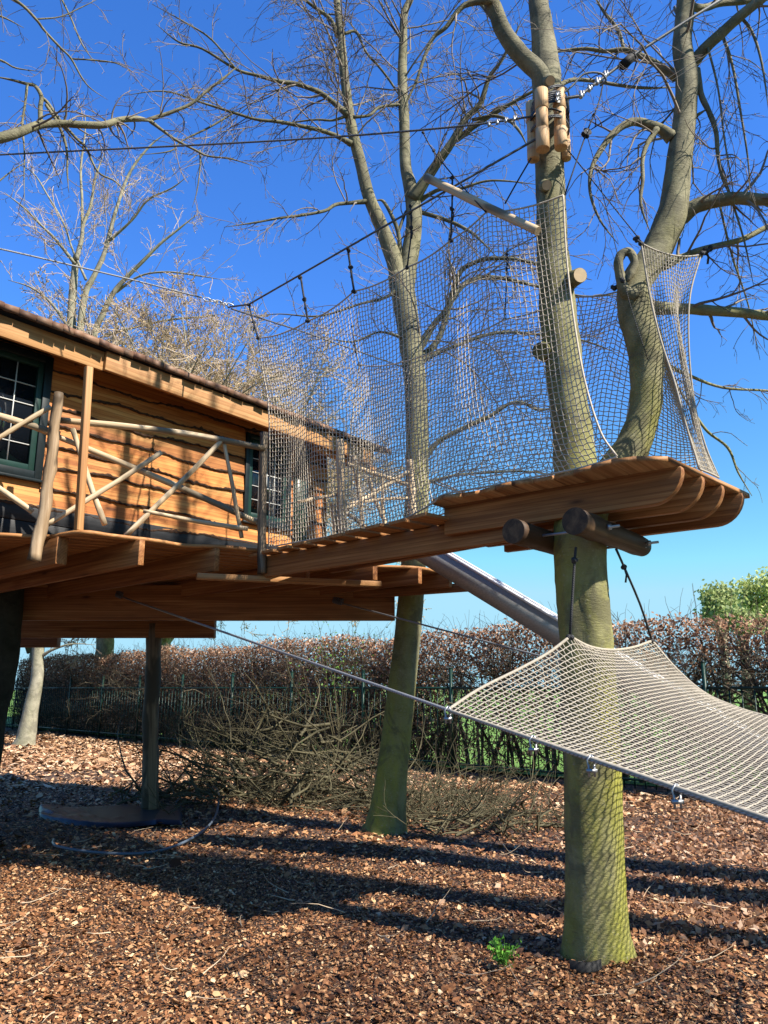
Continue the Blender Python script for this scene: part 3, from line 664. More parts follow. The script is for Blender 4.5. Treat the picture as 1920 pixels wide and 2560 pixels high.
# twiggy bushy tree behind the roof
def bushy(name, label, u0, v0, Y, n, h, spread, seed, twigm, rt, bud, dens=(3.2, 4.2, 4.4), loc_v=1860):
    base = at(u0, v0, Y); base.z = 0
    S = np.array([tuple(base)] * n) + rng.normal(0, 0.10, (n, 3)) * np.array([1, 1, 0]); S[:, 2] = rng.uniform(3.0, 5.0, n)
    D = np.stack([rng.normal(0, spread, n), rng.normal(0, spread, n), np.ones(n)], 1)
    P, Rr = grow(S, D, h * rng.uniform(0.7, 1.0, n), np.full(n, 0.09), np.full(n, 0.012), 14, 0.08, (0, 0, 0.2))
    root = thing(name, label, 'tree', tuple(base))
    V, f = tubes(P, Rr, 7, True); m = MB(); m.add(V, f); m.tube([base, base + Vector((0.1, 0, 2.5)), base + Vector((0, 0, 5.2))], [0.3, 0.22, 0.2], 12, True, 0.04, sub=3); m.build('stems', B_PALE, root)
    m = MB()
    l1 = spawn(P, Rr, dens[0], 0.15, 50, 0.28, 0.8, 2.8, 8, 0.15, (0, 0, 0.2), 0.5, rt * 1.6, 0.03)
    l2 = spawn(l1[0], l1[1], dens[1], 0.1, 45, 0.5, 0.3, 1.1, 6, 0.18, (0, 0, 0.1), 0.7, rt * 1.3, 0.012)
    l3 = spawn(l2[0], l2[1], dens[2], 0.1, 42, 0.5, 0.15, 0.5, 4, 0.22, (0, 0, 0.1), 0.8, rt, 0.005)
    for l in (l1, l2, l3): V, f = tubes(l[0], l[1], 3); m.add(V, f)
    m.build('twigs', twigm, root)
    T = l3[0][:, -1]; T = np.concatenate([T, l3[0][:, 2], l3[0][:, 1], l2[0][:, -1], l2[0][:, 3]]); leaves('buds', T, bud[0], bud[1], root)
    return root
def leaves(name, C, size, mat, parent=None, seed=5, jitter=0.0, asp=0.6):
    r = np.random.default_rng(seed); n = len(C)
    a = r.normal(0, 1, (n, 3)); a /= np.linalg.norm(a, axis=1, keepdims=True)
    b = r.normal(0, 1, (n, 3)); b -= a * (a * b).sum(1, keepdims=True); b /= np.linalg.norm(b, axis=1, keepdims=True)
    c = np.cross(a, b)
    L = size * r.uniform(0.6, 1.3, n)[:, None]
    if jitter: C = C + r.normal(0, jitter, (n, 3))
    V = np.stack([C - a * L * 0.5, C + b * L * asp * 0.5 + c * L * 0.12, C + a * L * 0.5, C - b * L * asp * 0.5 + c * L * 0.12], 1).reshape(-1, 3)
    Q = np.arange(n * 4).reshape(n, 4)
    return mesh_np(name, V, [Q], mat, parent, smooth=False)
bushy('hawthorn_tree', 'dense twiggy tree with beige buds behind the right half of the roof', 390, 1860, 29, 165, 12.4, 0.46, 1, M_TWIGP, 0.0075, (0.07, L_BUD))
bushy('hawthorn_tree', 'dense twiggy tree with beige buds behind the left end of the roof', 60, 1860, 34, 85, 15.0, 0.40, 2, M_TWIGP, 0.009, (0.085, L_BUD))

# far spring-green trees at right
def far_tree(label, u, v, Y, hw, hh, mat, n, dens_seed):
    c = at(u, v, Y); base = Vector((c.x, c.y, 0)); root = thing('green_tree', label, 'tree', tuple(base))
    m = MB(); m.tube([base, (c.x, c.y, c.z * 0.5), (c.x + 0.3, c.y, c.z)], [0.4, 0.3, 0.12], 8, True, 0.05)
    r = np.random.default_rng(dens_seed)
    ends = []
    for k in range(26):
        a = r.uniform(0, 6.28); t = r.uniform(0.35, 1.0)
        e = Vector((c.x + math.cos(a) * hw * r.uniform(0.3, 0.95), c.y + math.sin(a) * hw * r.uniform(0.3, 0.95), c.z + hh * r.uniform(-0.7, 1.0) * 0.9))
        s = Vector((c.x, c.y, c.z * t * 0.8)); m.tube([s, (s + e) / 2 + Vector((0, 0, 0.4)), e], [0.1, 0.06, 0.02], 4); ends.append(tuple(e))
    m.build('trunk', B_PALE, root)
    E = np.array(ends); C = E[r.integers(0, len(E), n)] + r.normal(0, 1, (n, 3)) * np.array([hw, hw, hh]) * 0.27
    leaves('crown', C, 0.32, mat, root, seed=dens_seed)
far_tree('pale willow-like tree beyond the hedge, left of the greener one', 1800, 1518, 55, 1.1, 1.3, L_WILLOW, 2600, 3)
far_tree('fresh green round tree at the right edge beyond the hedge', 1916, 1500, 58, 1.8, 1.75, L_FAR, 3200, 4)
far_tree('low pale shrubby tree between the two green trees beyond the hedge', 1852, 1556, 50, 1.1, 0.7, L_WILLOW, 1500, 5)

# ------------------------------------------------------------------ hedge and fence
hedge = thing('beech_hedge', 'long clipped beech hedge with dry brown leaves behind the green fence', 'hedge', tuple(F0 + fn * 0.9))
def hpos(a, d): return np.stack([F0.x + fd.x * a + fn.x * d, F0.y + fd.y * a + fn.y * d], 1)
A0, A1 = -6.5, 34.0
N = 9500
a = rng.uniform(A0, A1, N); d = rng.normal(0.95, 0.32, N); S = np.zeros((N, 3)); S[:, :2] = hpos(a, d)
z0 = rng.uniform(0, 1, N) ** 1.3 * 1.9; S[:, 2] = z0
D = np.stack([rng.normal(0, 0.6, N), rng.normal(0, 0.6, N), rng.uniform(0.1, 1.2, N)], 1)
L = np.minimum(rng.uniform(0.5, 1.4, N), (2.75 - z0) * 1.25)
kp = ~((a < 11) & (z0 < 1.35) & (rng.uniform(0, 1, N) < 0.72)); S, D, L = S[kp], D[kp], L[kp]; N = len(S)
P, Rr = grow(S, D, L, rng.uniform(0.006, 0.02, N), np.full(N, 0.004), 7, 0.22, (0, 0, 0.2))
m = MB(); V, f = tubes(P, Rr, 4); m.add(V, f)
l2 = spawn(P, Rr, 6.5, 0.1, 50, 0.5, 0.15, 0.55, 5, 0.28, (0, 0, 0.15), 0.7, 0.003, 0.007); V, f = tubes(l2[0], l2[1], 3); m.add(V, f)
Nt = 190                                                      # main upright stems
a = np.linspace(A0, A1, Nt) + rng.normal(0, 0.05, Nt); S = np.zeros((Nt, 3)); S[:, :2] = hpos(a, rng.normal(0.85, 0.08, Nt))
P3, R3 = grow(S, np.tile([0, 0, 1.0], (Nt, 1)), np.full(Nt, 2.2), rng.uniform(0.03, 0.05, Nt), np.full(Nt, 0.012), 9, 0.10, (0, 0, 0.3)); V, f = tubes(P3, R3, 6); m.add(V, f)
# whiskers above the clipped top
Nw = 900; a = rng.uniform(A0, A1, Nw); S = np.zeros((Nw, 3)); S[:, :2] = hpos(a, rng.normal(0.85, 0.3, Nw)); S[:, 2] = 2.55
P4, R4 = grow(S, np.stack([rng.normal(0, .35, Nw), rng.normal(0, .35, Nw), np.ones(Nw)], 1), rng.uniform(0.2, 0.75, Nw), np.full(Nw, 0.005), np.full(Nw, 0.0025), 5, 0.2, (0, 0, 0)); V, f = tubes(P4, R4, 3); m.add(V, f)
m.build('branches', plain('hedge_twig', (0.085, 0.07, 0.045), 0.8, var=0.5, scale=2), hedge)
N = 210000
a = rng.uniform(A0, A1, N); z = rng.uniform(0.1, 2.72, N); lo = np.clip((a - 6) / 14, 0, 1)
patch = 0.5 + 0.5 * np.sin(a * 1.9 + 1.3 * np.sin(z * 2.2)) * np.cos(z * 2.6 + a * 0.7)
prob = np.clip((z - 1.75) / 0.5, 0, 1) * 0.85 + lo * 0.75 * (0.45 + 0.55 * np.clip(z / 2, 0, 1)) + 0.20 * patch ** 3
keep = rng.uniform(0, 1, N) < np.clip(prob, 0.03, 1.0)
a, z = a[keep], z[keep]; n = len(a)
top = 2.72 + 0.07 * np.sin(a * 0.9) + 0.06 * np.sin(a * 2.3 + 1) + np.abs(rng.normal(0, 0.06, n))
z = z / 2.72 * top
face = rng.uniform(0, 1, n); d = np.where(face < 0.65, rng.normal(0.48, 0.07, n), rng.uniform(0.45, 1.25, n))
C = np.zeros((n, 3)); C[:, :2] = hpos(a, d); C[:, 2] = z
leaves('leaves', C, 0.07, L_HEDGE, hedge, seed=9)
# a few green ivy leaves low in the hedge
n = 7000; a = rng.uniform(A0, A1, n); C = np.zeros((n, 3)); C[:, :2] = hpos(a, rng.uniform(0.5, 1.3, n)); C[:, 2] = rng.uniform(0, 1, n) ** 2 * 1.9
leaves('green_leaves', C, 0.06, L_GREEN, hedge, seed=10)

fence = thing('bar_fence', 'dark green metal bar fence in front of the beech hedge', 'fence', tuple(F0))
step = 2.52; k = 0
for i in range(-3, 14):
    a0 = i * step
    p = F0 + fd * a0
    m = MB(); m.box((p.x, p.y, 0.98), (0.05, 0.05, 2.0), Matrix.Rotation(R(45), 3, 'Z')); m.box((p.x, p.y, 1.985), (0.06, 0.06, 0.02), Matrix.Rotation(R(45), 3, 'Z'))
    m.build('post', M_FENCE, fence, smooth=False)
    m = MB(); Mr = Matrix.Rotation(math.atan2(fd.y, fd.x), 3, 'Z')
    for zz, hh in ((1.6, 0.045), (0.18, 0.035)):
        c = p + fd * (step / 2); m.box((c.x, c.y, zz), (step - 0.05, 0.03, hh), Mr)
    for j in range(1, 14):
        c = p + fd * (j * step / 14); m.tube([(c.x, c.y, 0.05), (c.x, c.y, 1.59)], 0.011, 6)
    m.build('panel', M_FENCE, fence, smooth=False)

# shoots above the hedge
root = thing('young_shrub', 'loose shrub with small green leaves poking above the hedge by the second beech', 'shrub', tuple(at(860, 1880, 17.5).xy.to_3d()))
b = at(860, 1700, 17.5); b.z = 0; S = np.array([tuple(b)] * 14) + rng.normal(0, 0.12, (14, 3)) * np.array([1, 1, 0])
P, Rr = grow(S, np.stack([rng.normal(0, .2, 14), rng.normal(0, .2, 14), np.ones(14)], 1), rng.uniform(2.6, 3.5, 14), np.full(14, 0.012), np.full(14, 0.003), 10, 0.08, (0, 0, 0))
m = MB(); V, f = tubes(P, Rr, 4); m.add(V, f); l2 = spawn(P, Rr, 5, 0.5, 50, 0.3, 0.2, 0.7, 6, 0.2, (0, 0, 0), 0.7, 0.002, 0.005); V, f = tubes(l2[0], l2[1], 3); m.add(V, f)
m.build('stems', M_BRUSH, root)
C = np.concatenate([l2[0][:, 2], l2[0][:, 3], l2[0][:, 4], l2[0][:, 5]]); leaves('leaves', C, 0.06, L_GREEN, root, seed=12, jitter=0.03)

# ------------------------------------------------------------------ brush piles (cut branches)
def brush(label, centers, n, seed, Lr, rr=(0.006, 0.02), group=None, thick=None):
    m = MB(); S = []; D = []; 
    for (cx, cy, rx, ry, h, wgt) in centers:
        k = int(n * wgt); a = rng.uniform(0, 6.28, k); q = np.sqrt(rng.uniform(0, 1, k)); x = cx + np.cos(a) * q * rx; y = cy + np.sin(a) * q * ry
        z = rng.uniform(0.02, 1, k) * h * (1 - q ** 1.6 * 0.85)
        S.append(np.stack([x, y, z], 1)); di = np.stack([rng.normal(0, 1, k), rng.normal(0, 1, k) * 0.7, rng.normal(0.12, 0.32, k)], 1); D.append(di)
    S = np.concatenate(S); D = np.concatenate(D); k = len(S)
    P, Rr = grow(S - D / np.linalg.norm(D, axis=1, keepdims=True) * 0.4, D, rng.uniform(Lr[0], Lr[1], k), rng.uniform(rr[0], rr[1], k) ** 1.0, np.full(k, 0.003), 9, 0.14, (0, 0, -0.1))
    P[:, :, 2] = np.abs(P[:, :, 2]) * 0.98 + 0.02
    V, f = tubes(P, Rr, 5); m.add(V, f)
    l2 = spawn(P, Rr, 3.2, 0.15, 42, 0.45, 0.2, 0.9, 6, 0.2, (0, 0, 0.1), 0.6, 0.0022, 0.008); l2[0][:, :, 2] = np.abs(l2[0][:, :, 2]) + 0.01; V, f = tubes(l2[0], l2[1], 3); m.add(V, f)
    l3 = spawn(l2[0], l2[1], 3.2, 0.15, 40, 0.5, 0.1, 0.35, 4, 0.25, (0, 0, 0.1), 0.8, 0.0018, 0.003); l3[0][:, :, 2] = np.abs(l3[0][:, :, 2]) + 0.01; V, f = tubes(l3[0], l3[1], 3); m.add(V, f)
    o = m.build('brushwood_pile', M_BRUSH); tag(o, label, 'brushwood', kind='stuff')
brush('tall tangled heap of cut green-brown branches in front of the hedge, left of the second beech', [(-1.5, 12.2, 1.4, 0.8, 1.65, 0.62), (-2.6, 11.6, 1.2, 0.7, 0.8, 0.2), (-0.6, 11.4, 1.0, 0.7, 0.9, 0.18)], 225, 1, (0.8, 2.2), (0.006, 0.03))
brush('low spread of cut sticks and prunings on the mulch right of the second beech', [(1.1, 9.8, 1.1, 0.9, 0.22, 0.6), (0.6, 11.2, 1.0, 0.7, 0.4, 0.4)], 190, 2, (0.5, 1.6), (0.004, 0.018))

n = 5200; y = rng.uniform(5.2, 11.5, n); x = rng.uniform(0.9, 1.0, n) * (0.2 + 0.6 * y) - np.abs(rng.normal(0, 1.3, n)); ok = x + y < 16.2; x, y = x[ok], y[ok]
o = leaves('fallen_leaves', np.stack([x, y, ground_h(x, y) + rng.uniform(0.015, 0.04, len(x))], 1), 0.062, L_HEDGE, seed=31); tag(o, 'brown curled beech leaves lying over the chips on the right side', 'fallen leaves', kind='stuff')
n = 190; y = rng.uniform(3.8, 12, n); x = rng.uniform(-1, 1, n) * (0.55 * y + 0.5)
S = np.stack([x, y, np.full(n, 0.035)], 1); P, Rr = grow(S, np.stack([rng.normal(0, 1, n), rng.normal(0, 1, n), rng.normal(0.0, 0.06, n)], 1), rng.uniform(0.08, 0.42, n), rng.uniform(0.002, 0.006, n), np.full(n, 0.0012), 7, 0.12, (0, 0, 0))
P[:, :, 2] = np.abs(P[:, :, 2] - 0.03) + 0.03 + ground_h(P[:, :, 0], P[:, :, 1]); m = MB(); V, f = tubes(P, Rr, 4); m.add(V, f)
o = m.build('fallen_twigs', M_TWIGP); tag(o, 'thin dry twigs scattered over the bark chips', 'twigs', kind='stuff')

# ------------------------------------------------------------------ timber deck
DZ = 2.89
EDGE = [(-160, 1330), (0, 1331), (110, 1337), (200, 1326), (280, 1334), (380, 1345), (460, 1358), (540, 1361), (620, 1370), (690, 1376), (800, 1400), (950, 1412), (1060, 1418), (1175, 1440)]
EP = [atz(u, v, DZ) for u, v in EDGE]
wd = Vector((0.669, 0.743, 0)).normalized(); jd = Vector((-0.743, 0.669, 0)).normalized()
deck = thing('timber_deck', 'raised larch deck on heavy beams carrying the hut, wavy sawn front edge', 'deck', tuple(atz(380, 2030, 0)))
# boards run along the front edge; the outermost keeps its wavy waney side
EPn, _ = smooth_path(np.array([tuple(p) for p in EP]), np.ones(len(EP)), 6); EPn = resample(EPn, 90)
dirE = (EP[9] - EP[0]).normalized(); Md = frame_mat(EP[0], dirE); Mi = Md.inverted()
CL = np.array([tuple(Mi @ Vector(p)) for p in EPn]); xs_, ys = CL[:, 0], CL[:, 1]
js = (Mi.to_3x3() @ jd); yk = np.convolve(np.pad(ys, 12, mode='edge'), np.ones(25) / 25, 'valid')
wv = rng.normal(0, 0.004, len(xs_)) + 0.018 * np.sin(xs_ * 4.1) + 0.01 * np.sin(xs_ * 9.3)
m = MB(); n = len(xs_); k = np.arange(n - 1)
for r_ in range(34):
    o0 = 0.0 if r_ == 0 else 0.13 + (r_ - 1) * 0.15; o1 = 0.125 if r_ == 0 else o0 + 0.144
    f0 = min(1, r_ / 4.0); f1 = min(1, (r_ + 1) / 4.0)
    ya_ = ys * (1 - f0) + yk * f0 + (wv if r_ == 0 else 0) + js.y * o0; yb_ = ys * (1 - f1) + yk * f1 + js.y * o1
    if r_: ya_ = ya_ + 0.002
    xa_ = xs_ + js.x * o0; xb_ = xs_ + js.x * o1
    V = np.concatenate([np.stack([xa_, ya_, 0 * xa_], 1), np.stack([xb_, yb_, 0 * xa_], 1), np.stack([xb_, yb_, 0 * xa_ - 0.03], 1), np.stack([xa_, ya_, 0 * xa_ - 0.03], 1)])
    m.add(V, [np.concatenate([np.stack([k + a * n, k + 1 + a * n, k + 1 + b * n, k + b * n], 1) for a, b in ((0, 1), (1, 2), (2, 3), (3, 0))]), np.array([(0, n, 2 * n, 3 * n), (n - 1, 4 * n - 1, 3 * n - 1, 2 * n - 1)])])
deck_b = m.build('deck_boards', W_DECK, deck, smooth=False, world=Md)
# joists with visible ends
for (u, v, w_, h_, back, ins) in ((160, 1343, 0.10, 0.235, 4.6, 0.0), (358, 1349, 0.055, 0.225, 4.6, 0), (546, 1370, 0.055, 0.215, 4.4, 0), (-60, 1340, 0.07, 0.23, 4.5, 0), (940, 1412, 0.07, 0.16, 4, 0.0), (1052, 1420, 0.06, 0.17, 4, 0), (1128, 1430, 0.06, 0.17, 4, 0), (780, 1402, 0.06, 0.2, 4, 0.05)):
    p = atz(u, v, DZ - 0.033); p = p + jd * (0.01 + ins); p.z = DZ - 0.032 - h_ / 2
    beam('joist', p, p + jd * back, w_, h_, W_BEAM, deck)
# trimmer between joists (fascia board behind, shaded) and lit batten under the joists
p0 = at(492, 1441, 6.95); p1 = at(950, 1461, 7.55); beam('batten', p0, p1, 0.10, 0.052, W_FASC, deck)
# main beam and second beams
def hb(u0, u1, vt, vb, Y, w_=0.14, name='beam', mat=None):
    a = at(u0, vt, Y); b = at(u1, vb, Y); zt, zb = a.z, b.z; x0, x1 = a.x, at(u1, (vt + vb) / 2, Y).x
    return beam(name, (x0, Y + w_ / 2, (zt + zb) / 2), (x1, Y + w_ / 2, (zt + zb) / 2), w_, zt - zb, mat or W_BEAM, deck)
hb(-400, 987, 1462, 1550, 9.2)
hb(-400, 536, 1530, 1594, 10.7)
hb(-400, 143, 1585, 1618, 11.6)
p0 = at(985, 1466, 8.95); p1 = at(1175, 1462, 8.3)
beam('beam', (p0.x - 1.5, p0.y + 0.9, 2.69), (p1.x, p1.y + 0.2, 2.69), 0.10, 0.09, W_BEAM, deck)
# support posts
def post_p(name, u0, v0, u1, v1, Y, w_, mat, parent, rough=0.06):
    a = at(u0, v0, Y); b = at(u1, v1, Y); r = w_ * 0.5 * mpp((v0 + v1) / 2, Y)
    return pole(name, a, b, r * 1.05, r, mat, parent, 0.03, 12, 14, rough)
post_p('support_post', 377, 2035, 387, 1560, 10.8, 39, W_OLDP, deck)
leanp = thing('tree_trunk', 'thick dark leaning trunk holding up the hut at the left edge of the photo', 'tree', tuple(at(-60, 2050, 8.6)))
B_LEAN = bark_mat('shade_dark_bark', (0.035, 0.035, 0.028), (0.03, 0.04, 0.02), 0.5, 5)  # shade under the hut is put into this near-black bark colour
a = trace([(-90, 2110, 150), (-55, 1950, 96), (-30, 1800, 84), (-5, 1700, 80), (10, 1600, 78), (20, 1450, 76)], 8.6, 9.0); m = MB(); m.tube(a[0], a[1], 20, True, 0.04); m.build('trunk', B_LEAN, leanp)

# ------------------------------------------------------------------ hut
hut = thing('wooden_hut', 'small larch-clad treehouse hut with waney-edge boards and dark green windows', 'hut', (-3.4, 7.0, DZ))
WO = Vector((-3.4, 7.0, 0)); wn = Vector((0.743, -0.669, 0))
MW = frame_mat(WO, wd)              # local X along wall, Y = into the hut (jd), Z up
S0, S1 = -1.9, 3.92
ZT = 4.82
wins = [(-1.25, 0.15, 3.53, 4.78), (2.55, 3.27, 3.53, 4.62)]
def in_win(s, z): return any(a < s < b and c < z < d for a, b, c, d in wins)
m = MB(); me_ = MB(); z = 3.27; rowi = 0
while z < ZT:
    h = random.choice([0.19, 0.215, 0.235]); 
    segs = []; cuts = sorted([S0] + [q for a, b, c, d in wins if c < z + h * 0.6 and d > z for q in (a, b)] + [S1])
    spans = [(cuts[i], cuts[i + 1]) for i in range(0, len(cuts) - 1) if not any(a <= (cuts[i] + cuts[i + 1]) / 2 <= b and c < z + h * 0.6 and d > z for a, b, c, d in wins)]
    ph = random.uniform(0, 9); zt = min(z + h + 0.05, ZT)
    for (s0, s1) in spans:
        n = max(6, int((s1 - s0) / 0.03)); ss = np.linspace(s0, s1, n)
        wav = 0.018 * np.sin(ss * 2.1 + ph) + 0.012 * np.sin(ss * 5.1 + ph * 2) + 0.005 * np.sin(ss * 13 + ph * 3) + rng.normal(0, 0.003, n)
        zb = z + wav - 0.01
        yo = -0.036 - 0.004 * np.sin(ss * 3 + ph); yt = -0.012
        # outer face (two strips), bottom bark edge
        V = np.concatenate([np.stack([ss, np.full(n, yt), np.full(n, zt)], 1), np.stack([ss, yo, zb], 1)])
        k_ = np.arange(n - 1); m.add(V, [np.stack([k_, k_ + 1, k_ + 1 + n, k_ + n], 1)])
        eb = zb - 0.004 - np.abs(rng.normal(0, 0.004, n)); et = zb + 0.010 + np.abs(rng.normal(0, 0.008, n)) + 0.006 * np.sin(ss * 11 + ph)
        V = np.concatenate([np.stack([ss, yo - 0.001 + (et - zb) * 0.12, et], 1), np.stack([ss, yo - 0.006, (et + eb) / 2], 1), np.stack([ss, yo - 0.002, eb], 1), np.stack([ss, np.full(n, 0.01), eb + 0.006], 1)])
        for q_ in range(3): me_.add(V[q_ * n:(q_ + 2) * n], [np.stack([k_, k_ + 1, k_ + 1 + n, k_ + n], 1)])
    z += h; rowi += 1
m.build('wall_boards', W_WALL, hut, smooth=False, world=MW)
me_.build('bark_edges', M_EDGE, hut, smooth=False, world=MW)
# wall core behind boards with the end wall
m = MB(); 
def wbox(m, s0, s1, y0, y1, z0, z1): m.box(((s0 + s1) / 2, (y0 + y1) / 2, (z0 + z1) / 2), (s1 - s0, y1 - y0, z1 - z0))
cuts = sorted([S0, S1] + [q for a, b, c, d in wins for q in (a, b)])
for i in range(len(cuts) - 1):
    s0, s1 = cuts[i], cuts[i + 1]; wn_ = [w_ for w_ in wins if w_[0] <= (s0 + s1) / 2 <= w_[1]]
    if wn_:
        wbox(m, s0, s1, 0.012, 0.08, DZ, wn_[0][2]); wbox(m, s0, s1, 0.012, 0.08, wn_[0][3], ZT)
    else: wbox(m, s0, s1, 0.012, 0.08, DZ, ZT)
wbox(m, S1 - 0.07, S1, 0.082, 2.6, DZ, ZT); wbox(m, S0, S0 + 0.07, 0.082, 2.6, DZ, ZT); wbox(m, S0, S1, 2.602, 2.66, DZ, ZT)
m.build('wall_core', W_BEAM, hut, smooth=False, world=MW)
m = MB(); wbox(m, S0, S1, -0.03, 0.010, DZ + 0.004, 3.115); wbox(m, S0, S1, -0.036, 0.010, 3.12, 3.29); m.build('plinth_boards', W_BLACK, hut, smooth=False, world=MW, bevel=0.003)
for (a, b, c, d), (nx, nz) in zip(wins, ((6, 5), (4, 5))):
    m = MB(); fw = 0.06 if a > 0 else 0.075
    for q in ((a, a + fw, c, d), (b - fw, b, c, d), (a + fw, b - fw, c, c + fw), (a + fw, b - fw, d - fw, d)): wbox(m, q[0], q[1], -0.055, 0.05, q[2], q[3])
    wbox(m, a - 0.02, b + 0.02, -0.075, -0.02, c - 0.03, c - 0.002)
    fr = m.build('window', M_BFRAME, hut, smooth=False, world=MW, bevel=0.004)
    m = MB(); a2, b2, c2, d2 = a + fw + 0.002, b - fw - 0.002, c + fw + 0.002, d - fw - 0.002; sw = 0.055
    for q in ((a2, a2 + sw, c2, d2), (b2 - sw, b2, c2, d2), (a2 + sw, b2 - sw, c2, c2 + sw), (a2 + sw, b2 - sw, d2 - sw, d2)): wbox(m, q[0], q[1], -0.035, 0.02, q[2], q[3])
    m.build('sash', M_GREENP, fr, smooth=False, world=MW, bevel=0.003)
    a3, b3, c3, d3 = a2 + sw, b2 - sw, c2 + sw, d2 - sw
    m = MB(); wbox(m, a3, b3, 0.0, 0.006, c3, d3); m.build('glass', M_GLASS, fr, smooth=False, world=MW)
    m = MB()
    for i in range(1, nx): s = a3 + (b3 - a3) * i / nx; wbox(m, s - 0.0045, s + 0.0045, -0.012, -0.001, c3, d3)
    for i in range(1, nz): z = c3 + (d3 - c3) * i / nz; wbox(m, a3, b3, -0.010, -0.0012, z - 0.0045, z + 0.0045)
    m.build('glazing_bars', M_BAR, fr, smooth=False, world=MW)
# door frame, dark, at far end, plus lit board strip
# fascia boards (right piece proud of left)
def wp(s, y, z): return MW @ Vector((s, y, z))
beam('fascia', wp(0.50, -0.40, 4.765), wp(4.40, -0.40, 4.64), 0.045, 0.20, W_FASC, hut)
beam('fascia', wp(-2.2, -0.36, 4.82), wp(0.50, -0.36, 4.765), 0.04, 0.20, W_FASC, hut)
for s in (-1.6, -0.6, 0.4, 1.4, 2.4, 3.3, 4.2):
    beam('rafter', wp(s, -0.37, 4.74), wp(s, 2.0, 5.45), 0.05, 0.12, W_BEAM, hut)
# porch beam end: thick rounded log under fascia tip
pole('eave_log', wp(3.4, -0.28, 4.60), wp(4.52, -0.30, 4.50), 0.055, 0.06, W_FASC, hut, 0.0)
# roof: felt sheet + ragged bark shingles
pitch = R(19); 
m = MB()
def rp(s, y, dz=0.0): return (s, y, 4.86 - 0.03 * (s - 0.5) + (y + 0.46) * math.tan(pitch) + dz)
V = [rp(-2.4, -0.43), rp(4.62, -0.43), rp(4.62, 1.6), rp(-2.4, 1.6), rp(-2.4, -0.43, 0.03), rp(4.62, -0.43, 0.03), rp(4.62, 1.6, 0.03), rp(-2.4, 1.6, 0.03)]
m.add(V, [np.array([(0, 3, 2, 1), (4, 5, 6, 7), (0, 1, 5, 4), (1, 2, 6, 5), (2, 3, 7, 6), (3, 0, 4, 7)])])
V = [(s, 3.2 - y + 0.0, z) for s, y, z in V]; m.add(V, [np.array([(0, 1, 2, 3), (4, 7, 6, 5), (0, 4, 5, 1), (1, 5, 6, 2), (2, 6, 7, 3), (3, 7, 4, 0)])])
roof = m.build('roof', M_ROOFD, hut, smooth=False, world=MW)
m = MB()
for row in range(9):
    s = -2.45
    while s < 4.66:
        wdt = random.uniform(0.07, 0.17); y0 = -0.475 + row * 0.24 + random.uniform(-0.03, 0.02); z0 = 0.036 + row * 0.0
        a_, b_ = rp(s, y0, z0 + 0.012 + random.uniform(0, 0.014)), rp(s + wdt - 0.006, y0 + random.uniform(-0.01, 0.01), z0 + 0.012 + random.uniform(0, 0.014))
        c_, d_ = rp(s + wdt - 0.006, y0 + 0.34, z0), rp(s, y0 + 0.34, z0)
        tk = 0.072 if row == 0 else 0.016; a_ = (a_[0], a_[1], a_[2] - (0.045 if row == 0 else 0)); b_ = (b_[0], b_[1], b_[2] - (0.045 if row == 0 else 0)); V = [a_, b_, c_, d_] + [(q[0], q[1], q[2] + tk) for q in (a_, b_, c_, d_)]
        m.add(V, [np.array([(0, 3, 2, 1), (4, 5, 6, 7), (0, 1, 5, 4), (1, 2, 6, 5), (2, 3, 7, 6), (3, 0, 4, 7)])]); s += wdt
m.build('shingles', M_SHING, roof, smooth=False, world=MW)
# slender square eave post standing on the deck edge
pb = atz(205, 1325, DZ) + jd * 0.06; pt = at(222, 918, pb.y + 0.02); pb.z = DZ + 0.002
beam('eave_post', pb, pt, 0.06, 0.06, W_FASC, hut)
# dark door at the far end of the wall
m = MB(); wbox(m, 3.33, 3.56, -0.05, -0.038, 3.3, 4.6); m.build('door_panel', M_GREENP, hut, smooth=False, world=MW)

# ------------------------------------------------------------------ pole railing on the deck
rail = thing('pole_railing', 'rustic railing of peeled crooked poles along the front deck edge', 'railing', tuple(atz(110, 1337, DZ)))
def ye(u): return float(np.interp(u, [-160, 0, 680], [6.15, 6.38, 7.12]))
pole('post', at(85, 1402, 6.38), at(146, 982, 6.42), 0.056, 0.044, W_BPOST, rail, 0.03, 14, 16, 0.13)
pole('post', at(655, 1434, 7.08), at(660, 1082, 7.12), 0.042, 0.038, W_OLDP, rail, 0.012, 12, 14, 0.08)
POLES = [(146, 1050, 662, 1122, 17, 15, -0.02, 0.05), (-160, 990, 150, 1086, 18, 16, 0.04, .02), (72, 1062, 642, 1306, 15, 15, 0.05, .03), (-60, 1130, 127, 1017, 12, 13, -0.02, .02),
         (108, 1317, 404, 1131, 13, 13, -0.03, .015), (313, 1340, 560, 1096, 14, 12, -0.04, .012), (182, 1072, 262, 1312, 13, 14, 0.0, .02), (558, 1098, 604, 1345, 10, 11, -0.02, .015),
         (358, 1277, 620, 1322, 11, 12, -0.06, .012), (-80, 1175, 82, 1280, 15, 14, 0.03, .02)]
for (u0, v0, u1, v1, w0, w1, off, bd) in POLES:
    Y0, Y1 = ye(u0) + off, ye(u1) + off
    pole('rail', at(u0, v0, Y0), at(u1, v1, Y1), w0 * .5 * mpp(v0, Y0), w1 * .5 * mpp(v1, Y1), W_POLE, rail, bd)
rail2 = thing('pole_railing', 'rustic pole railing on the far side of the deck, seen through the climbing net', 'railing', tuple(at(858, 1345, 7.9)))
pole('post', at(855, 1352, 7.85), at(850, 1100, 7.85), 0.052, 0.045, W_POLE, rail2, 0.01)
pole('post', at(1035, 1345, 8.5), at(1025, 1150, 8.5), 0.05, 0.045, W_POLE, rail2, 0.01)
